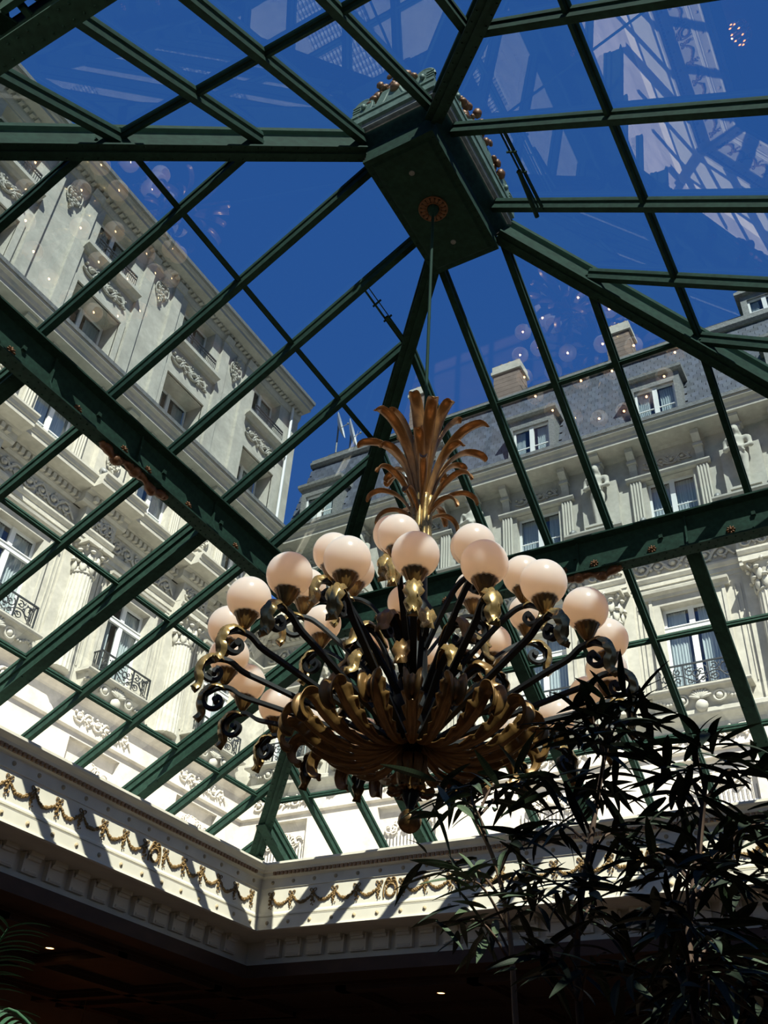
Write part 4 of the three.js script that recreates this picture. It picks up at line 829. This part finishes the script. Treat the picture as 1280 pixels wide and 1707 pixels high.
// small floodlights standing on the main cornice
{
  const spots = [[FA, 15.3, 0.5, 'left front, nearest the left edge'], [FA, 18.5, 0.9, 'left front, above a fluted column'], [FA, 21.1, 0.6, 'left front, between two columns'], [FB, -13.6, 0.9, 'back front, behind the upper globes'], [FB, -9.7, 0.95, 'back front, left of the middle herm'], [FB, -7.0, 0.6, 'back front, right of the middle herm'], [FB, -4.1, 0.9, 'back front, left of the rightmost herm'], [FB, -2.2, 0.9, 'back front, right of the rightmost herm']];
  for (const [F, x, z, where] of spots) {
    const p = V(x, 22.19, z); F.updateMatrixWorld(true); F.localToWorld(p);
    const t = thing('floodlight', 'grey floodlight on the cornice of the ' + where, 'floodlight', [p.x, p.y, p.z], F.rotation.y, 'floodlights on the stone cornices');
    part('stand', [box(-0.14, 0.14, 0, 0.04, -0.1, 0.1), box(-0.15, -0.12, 0, 0.3, -0.03, 0.03), box(0.12, 0.15, 0, 0.3, -0.03, 0.03)], M.zinc, t);
    const l = lathe([[0, -0.16], [0.07, -0.15], [0.12, -0.05], [0.14, 0.08], [0.14, 0.13], [0.11, 0.12], [0, 0.1]], 16); l.rotateX(-0.9); part('lamp_housing', [moved(l, 0, 0.3, 0)], M.zinc, t);
  }
}

// ───────── cresting on the roof box, outside the glass ─────────
{
  const cr = structure('roof_cresting'), y0 = yUp(W_TOP) + 0.18;
  const panel = (W) => {
    const g = [box(-W, W, 0, 0.1, -0.02, 0.02), box(-W, W, 0.1, 0.13, -0.035, 0.035)];
    for (const s of [-1, 1]) {
      g.push(tube(spiral(s * W * 0.72, 0.22, 0.15, 0.03, s > 0 ? 0 : Math.PI, s > 0 ? 9 : Math.PI - 9, 24).map(([a, b]) => V(a, b, 0)), 0.022, 6, 40));
      const q = new THREE.CylinderGeometry(0.14, 0.14, 0.03, 20); q.rotateX(Math.PI / 2); g.push(moved(q, s * W * 0.72, 0.22, 0));
      g.push(moved(new THREE.SphereGeometry(0.035, 8, 6), s * W * 0.72, 0.22, 0.03));
      g.push(tube([V(s * W * 0.5, 0.18, 0), V(s * W * 0.3, 0.14, 0), V(s * W * 0.12, 0.3, 0), V(0, 0.34, 0)], 0.025, 6, 16));
      for (let k = 0; k < 4; k++) g.push(box(s * (W * 0.9 + 0) - 0.05 + k * 0, s * W * 0.9 + 0.05, 0.14 + k * 0.04, 0.155 + k * 0.04, -0.03, 0.03));
    }
    g.push(loft([[V(-W * 0.5, 0.1, -0.015), V(W * 0.5, 0.1, -0.015), V(W * 0.28, 0.34, -0.015), V(-W * 0.28, 0.34, -0.015)], [V(-W * 0.5, 0.1, 0.015), V(W * 0.5, 0.1, 0.015), V(W * 0.28, 0.34, 0.015), V(-W * 0.28, 0.34, 0.015)]]));
    return merge(g);
  };
  const foliage = W => { // heaped fruit and leaves
    const g = [];
    for (let i = 0; i < 70; i++) { const t = rr(-1, 1), q = new THREE.SphereGeometry(rr(0.035, 0.075), 7, 5); q.scale(1, rr(0.7, 1.3), rr(0.5, 1)); g.push(moved(q, t * W, 0.1 + (1 - t * t) * rr(0.05, 0.5), rr(-0.1, 0.1))); }
    return merge(g);
  };
  const pl = panel(0.56), plL = panel(0.98), fo = foliage(0.36), foL = foliage(0.66);
  for (const [x, z, a, p, f] of [[0, 1.08, 0, pl, fo], [0, -1.08, Math.PI, pl, fo], [0.64, 0, Math.PI / 2, plL, foL], [-0.64, 0, -Math.PI / 2, plL, foL]]) {
    const s = part('scroll_panel', p, M.crest, cr); s.position.set(CX + x, y0, CZ + z); s.rotation.y = a; s.scale.y = 1.35;
    const q = part('gilt_foliage', f, M.rust, cr); q.position.set(CX + x * 0.9, y0 + 0.24, CZ + z * 0.94); q.rotation.y = a;
  }
}
// ───────── candle chandelier of the gallery, seen only as a reflection in the glass ─────────
{
  const t = thing('candle_chandelier', 'small candle chandelier, a cluster of orange points mirrored in the top right pane', 'chandelier', [-15.0, Y(1.0), -14.6]);
  const bm = new THREE.MeshStandardMaterial({ color: 0x221100, emissive: 0xff8c3c, emissiveIntensity: 26 });
  part('rod', [lathe([[0.012, 0], [0.012, 2.33]], 8), lathe([[0, -0.12], [0.06, -0.05], [0.05, 0.05], [0.02, 0.2]], 12)], M.gold, t);
  const arm = tube([V(0, -0.02, 0), V(0, -0.12, 0.14), V(0, -0.06, 0.28), V(0, 0.06, 0.3)], 0.012, 6, 14), can = lathe([[0, 0], [0.016, 0], [0.016, 0.1], [0, 0.1]], 10), bul = lathe([[0, 0], [0.02, 0.02], [0.012, 0.05], [0, 0.075]], 10);
  for (let k = 0; k < 10; k++) { const a = k / 10 * 6.283; const g = new THREE.Group(); g.name = 'candle_arm'; g.rotation.y = a; t.add(g); part('arm', arm, M.gold, g); part('candle', moved(can, 0, 0.06, 0.3), M.joinery, g); const b = part('bulb', moved(bul, 0, 0.16, 0.3), bm, g); b.castShadow = false; }
  const l = new THREE.PointLight(0xffa860, 0.7); l.position.set(0, 0.35, 0); l.shadow.radius = 0.8; l.castShadow = true; t.add(l);
}
// ───────── plants ─────────
const bladeGeo = (L, w, droop, fold) => { // long pointed leaf along +z, drooping
  const grid = [];
  for (let i = 0; i <= 7; i++) { const t = i / 7, q = w * Math.pow(Math.sin(Math.PI * Math.pow(t * 0.96 + 0.03, 0.8)), 0.9), y = -droop * L * t * t, z = L * t * (1 - 0.25 * droop * t); grid.push([V(-q, y + fold * q, z), V(0, y, z), V(q, y + fold * q, z)]); }
  const a = []; for (let i = 0; i < 7; i++) for (let j = 0; j < 2; j++) push(a, grid[i][j], grid[i][j + 1], grid[i + 1][j + 1], grid[i][j], grid[i + 1][j + 1], grid[i + 1][j]);
  const lo = V(0, -0.0015, 0), b = a.slice(); for (let i = 1; i < b.length; i += 3) b[i] -= 0.0016; for (let i = 0; i < b.length; i += 9) for (let k = 0; k < 3; k++) { const s = b[i + 3 + k]; b[i + 3 + k] = b[i + 6 + k]; b[i + 6 + k] = s; }
  const g = new THREE.BufferGeometry(); g.setAttribute('position', new THREE.Float32BufferAttribute([...a, ...b], 3));
  const uv = new Float32Array((a.length + b.length) / 3 * 2), p = g.attributes.position; for (let i = 0; i < p.count; i++) { uv[2 * i] = p.getX(i) * 12; uv[2 * i + 1] = p.getZ(i) * 4; }
  g.setAttribute('uv', new THREE.BufferAttribute(uv, 2)); g.computeVertexNormals(); return g;
};
const BL = [bladeGeo(0.25, 0.0185, 0.14, 0.25), bladeGeo(0.21, 0.0172, 0.26, 0.2), bladeGeo(0.28, 0.019, 0.1, 0.3), bladeGeo(0.17, 0.0165, 0.18, 0.15), bladeGeo(0.23, 0.0172, 0.36, 0.25)];
function ficus(label, base, trunk, tips, perTip, trunkR, trunkM, mats) {
  const t = thing('potted_fig_tree', label, 'plant', base), o = V(...base), W = ([x, y, z]) => V(x, y, z).sub(o);
  part('pot', [lathe([[0, 0], [0.17, 0], [0.19, 0.03], [0.25, 0.45], [0.27, 0.46], [0.27, 0.5], [0.235, 0.5], [0.22, 0.44], [0, 0.43]], 28)], M.pot, t);
  part('soil', [lathe([[0, 0.445], [0.22, 0.44]], 20)], M.soil, t);
  const tp = trunk.map(W), root = V(0, 0.43, 0), pts = [root, root.clone().lerp(tp[0], 0.5).add(V(0.04, 0, 0.03)), ...tp];
  part('trunk', taperTube(pts, u => lerp(trunkR, trunkR * 0.45, u), 8, 30), trunkM, t);
  const curve = new THREE.CatmullRomCurve3(pts, false, 'centripetal');
  let n = 0;
  for (const tip of tips) {
    const e = W(tip); let best = 0.5, bd = 1e9;
    for (let u = 0.45; u < 0.99; u += 0.02) { const p = curve.getPoint(u), d = p.distanceTo(e) + Math.max(0, p.y - e.y + 0.12) * 1.5; if (d < bd) { bd = d; best = u; } }
    const s = curve.getPoint(best), m = s.clone().lerp(e, 0.5).add(V(rr(-0.04, 0.04), 0.09, rr(-0.04, 0.04))), bc = new THREE.CatmullRomCurve3([s, m, e], false, 'centripetal');
    part('branch', taperTube([s, m, e], u => lerp(0.008, 0.003, u), 5, 10), M.twig, t);
    const out = e.clone().sub(s).normalize();
    for (let k = 0; k < perTip; k++) {
      const u = lerp(0.35, 1, Math.pow(k / perTip, 0.7)), p = bc.getPoint(u), a = k * 2.4 + rnd();
      const d = V(Math.cos(a), rr(-0.85, 0.3), Math.sin(a)).addScaledVector(out, rr(0.2, 0.9)).normalize();
      // a little twig off the branch carries the leaf
      const q = p.clone().addScaledVector(V(rr(-1, 1), rr(-0.7, 0.7), rr(-1, 1)), 0.075);
      const lf = part('leaf', BL[(rnd() * 5) | 0], mats[(rnd() * mats.length) | 0], t);
      lf.position.copy(q); lf.up.set(0, 1, 0); lf.lookAt(o.clone().add(q).add(d)); lf.rotateZ(rr(-0.7, 0.7)); lf.scale.setScalar(rr(0.75, 1.15)); n++;
    }
  }
  return t;
}
ficus('slender fig tree with pale bare trunk and sparse leaves, left of the denser foliage', [-1.75, 0, -4.3], [[-1.8, 2.33, -4.23], [-1.82, 2.71, -4.23], [-1.87, 3.02, -4.2], [-1.95, 3.25, -4.11]],
  [[-2.01, 3.23, -3.91], [-2.1, 2.98, -3.98], [-2.13, 3.4, -4.19], [-2.05, 3.42, -4.34], [-2.0, 2.7, -3.92], [-1.84, 3.4, -4.32], [-1.72, 3.5, -4.48], [-1.72, 3.1, -4.16], [-1.91, 2.85, -3.85], [-2.0, 2.75, -4.36], [-1.79, 3.03, -4.56]], 13, 0.019, M.bark, [M.leaf, M.leafDark, M.leaf, M.leafPale]);
ficus('tall dense fig tree whose dark pointed leaves reach the lower right globes', [-1.45, 0, -4.05], [[-1.45, 2.29, -4.05], [-1.44, 2.64, -4.05], [-1.36, 3.04, -4.08], [-1.26, 3.48, -4.11]],
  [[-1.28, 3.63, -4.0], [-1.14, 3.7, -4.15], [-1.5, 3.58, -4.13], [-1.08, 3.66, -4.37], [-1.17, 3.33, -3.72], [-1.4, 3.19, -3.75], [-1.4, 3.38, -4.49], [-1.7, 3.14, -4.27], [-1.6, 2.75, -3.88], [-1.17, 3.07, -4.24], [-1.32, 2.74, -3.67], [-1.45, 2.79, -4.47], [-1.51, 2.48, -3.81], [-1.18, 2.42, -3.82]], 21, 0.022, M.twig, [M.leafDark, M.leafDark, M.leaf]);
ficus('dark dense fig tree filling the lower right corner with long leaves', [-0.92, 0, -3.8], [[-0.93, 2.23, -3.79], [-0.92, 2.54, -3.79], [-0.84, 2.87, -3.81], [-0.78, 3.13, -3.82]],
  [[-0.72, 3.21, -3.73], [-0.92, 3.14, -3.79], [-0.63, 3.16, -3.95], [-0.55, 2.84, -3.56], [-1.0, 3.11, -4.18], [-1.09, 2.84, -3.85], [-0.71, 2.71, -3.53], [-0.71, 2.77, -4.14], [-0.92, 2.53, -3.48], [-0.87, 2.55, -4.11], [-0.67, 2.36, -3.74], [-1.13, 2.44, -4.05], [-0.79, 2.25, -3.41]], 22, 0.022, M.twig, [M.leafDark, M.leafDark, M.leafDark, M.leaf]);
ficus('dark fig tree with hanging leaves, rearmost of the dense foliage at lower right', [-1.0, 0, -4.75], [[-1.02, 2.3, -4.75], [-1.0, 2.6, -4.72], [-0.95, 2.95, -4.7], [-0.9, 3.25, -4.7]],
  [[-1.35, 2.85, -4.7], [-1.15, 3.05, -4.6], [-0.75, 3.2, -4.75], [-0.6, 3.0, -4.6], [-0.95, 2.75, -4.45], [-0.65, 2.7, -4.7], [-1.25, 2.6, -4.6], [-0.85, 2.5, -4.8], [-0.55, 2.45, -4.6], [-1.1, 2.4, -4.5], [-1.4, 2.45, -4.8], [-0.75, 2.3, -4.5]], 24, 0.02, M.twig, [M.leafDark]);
{ // palm whose fronds enter at the lower left
  const base = [-3.12, 0, -2.3], o = V(...base), t = thing('potted_palm', 'potted palm with bluish green fronds entering at the lower left edge', 'plant', base);
  part('pot', [lathe([[0, 0], [0.2, 0], [0.22, 0.03], [0.28, 0.45], [0.3, 0.46], [0.3, 0.5], [0.265, 0.5], [0.25, 0.44], [0, 0.43]], 28)], M.pot, t);
  part('soil', [lathe([[0, 0.445], [0.25, 0.44]], 20)], M.soil, t);
  part('trunk', taperTube([V(0, 0.42, 0), V(0.02, 0.8, 0.02), V(0.03, 1.25, 0.03)], u => lerp(0.05, 0.04, u), 8, 12), M.bark, t);
  const lg = bladeGeo(0.2, 0.011, 0.35, 0.35);
  for (const [tip, mid] of [[[-2.56, 2.29, -2.11], [-2.8, 2.1, -2.21]], [[-2.36, 2.0, -2.16], [-2.68, 2.07, -2.2]], [[-2.74, 2.34, -2.0], [-2.93, 2.1, -2.2]], [[-3.5, 2.1, -2.0], [-3.25, 2.1, -2.2]], [[-3.4, 2.0, -2.9], [-3.2, 2.05, -2.6]], [[-2.8, 1.9, -2.95], [-2.95, 2.0, -2.65]], [[-3.0, 2.2, -1.7], [-3.02, 2.1, -2.05]]]) {
    const f = new THREE.Group(); f.name = 'frond'; t.add(f);
    const c = new THREE.CatmullRomCurve3([V(0.03, 1.22, 0.03), V(...mid).sub(o), V(...tip).sub(o)], false, 'centripetal');
    part('rachis', taperTube([c.getPoint(0), c.getPoint(0.33), c.getPoint(0.66), c.getPoint(1)], u => lerp(0.012, 0.003, u), 5, 14), M.palm, f);
    for (let k = 0; k < 17; k++) for (const s of [-1, 1]) {
      const u = lerp(0.4, 1, k / 16), p = c.getPoint(u), T = c.getTangent(u), side = T.clone().cross(V(0, 1, 0)).normalize().multiplyScalar(s);
      const l = part('leaflet', lg, M.palm, f), d = T.clone().multiplyScalar(0.75).add(side).add(V(0, rr(0, 0.25), 0)).normalize(); l.position.copy(p); l.lookAt(o.clone().add(p).add(d)); l.scale.setScalar(lerp(1.1, 0.6, u) * rr(0.9, 1.1));
    }
  }
}
renderer.render(scene, camera);
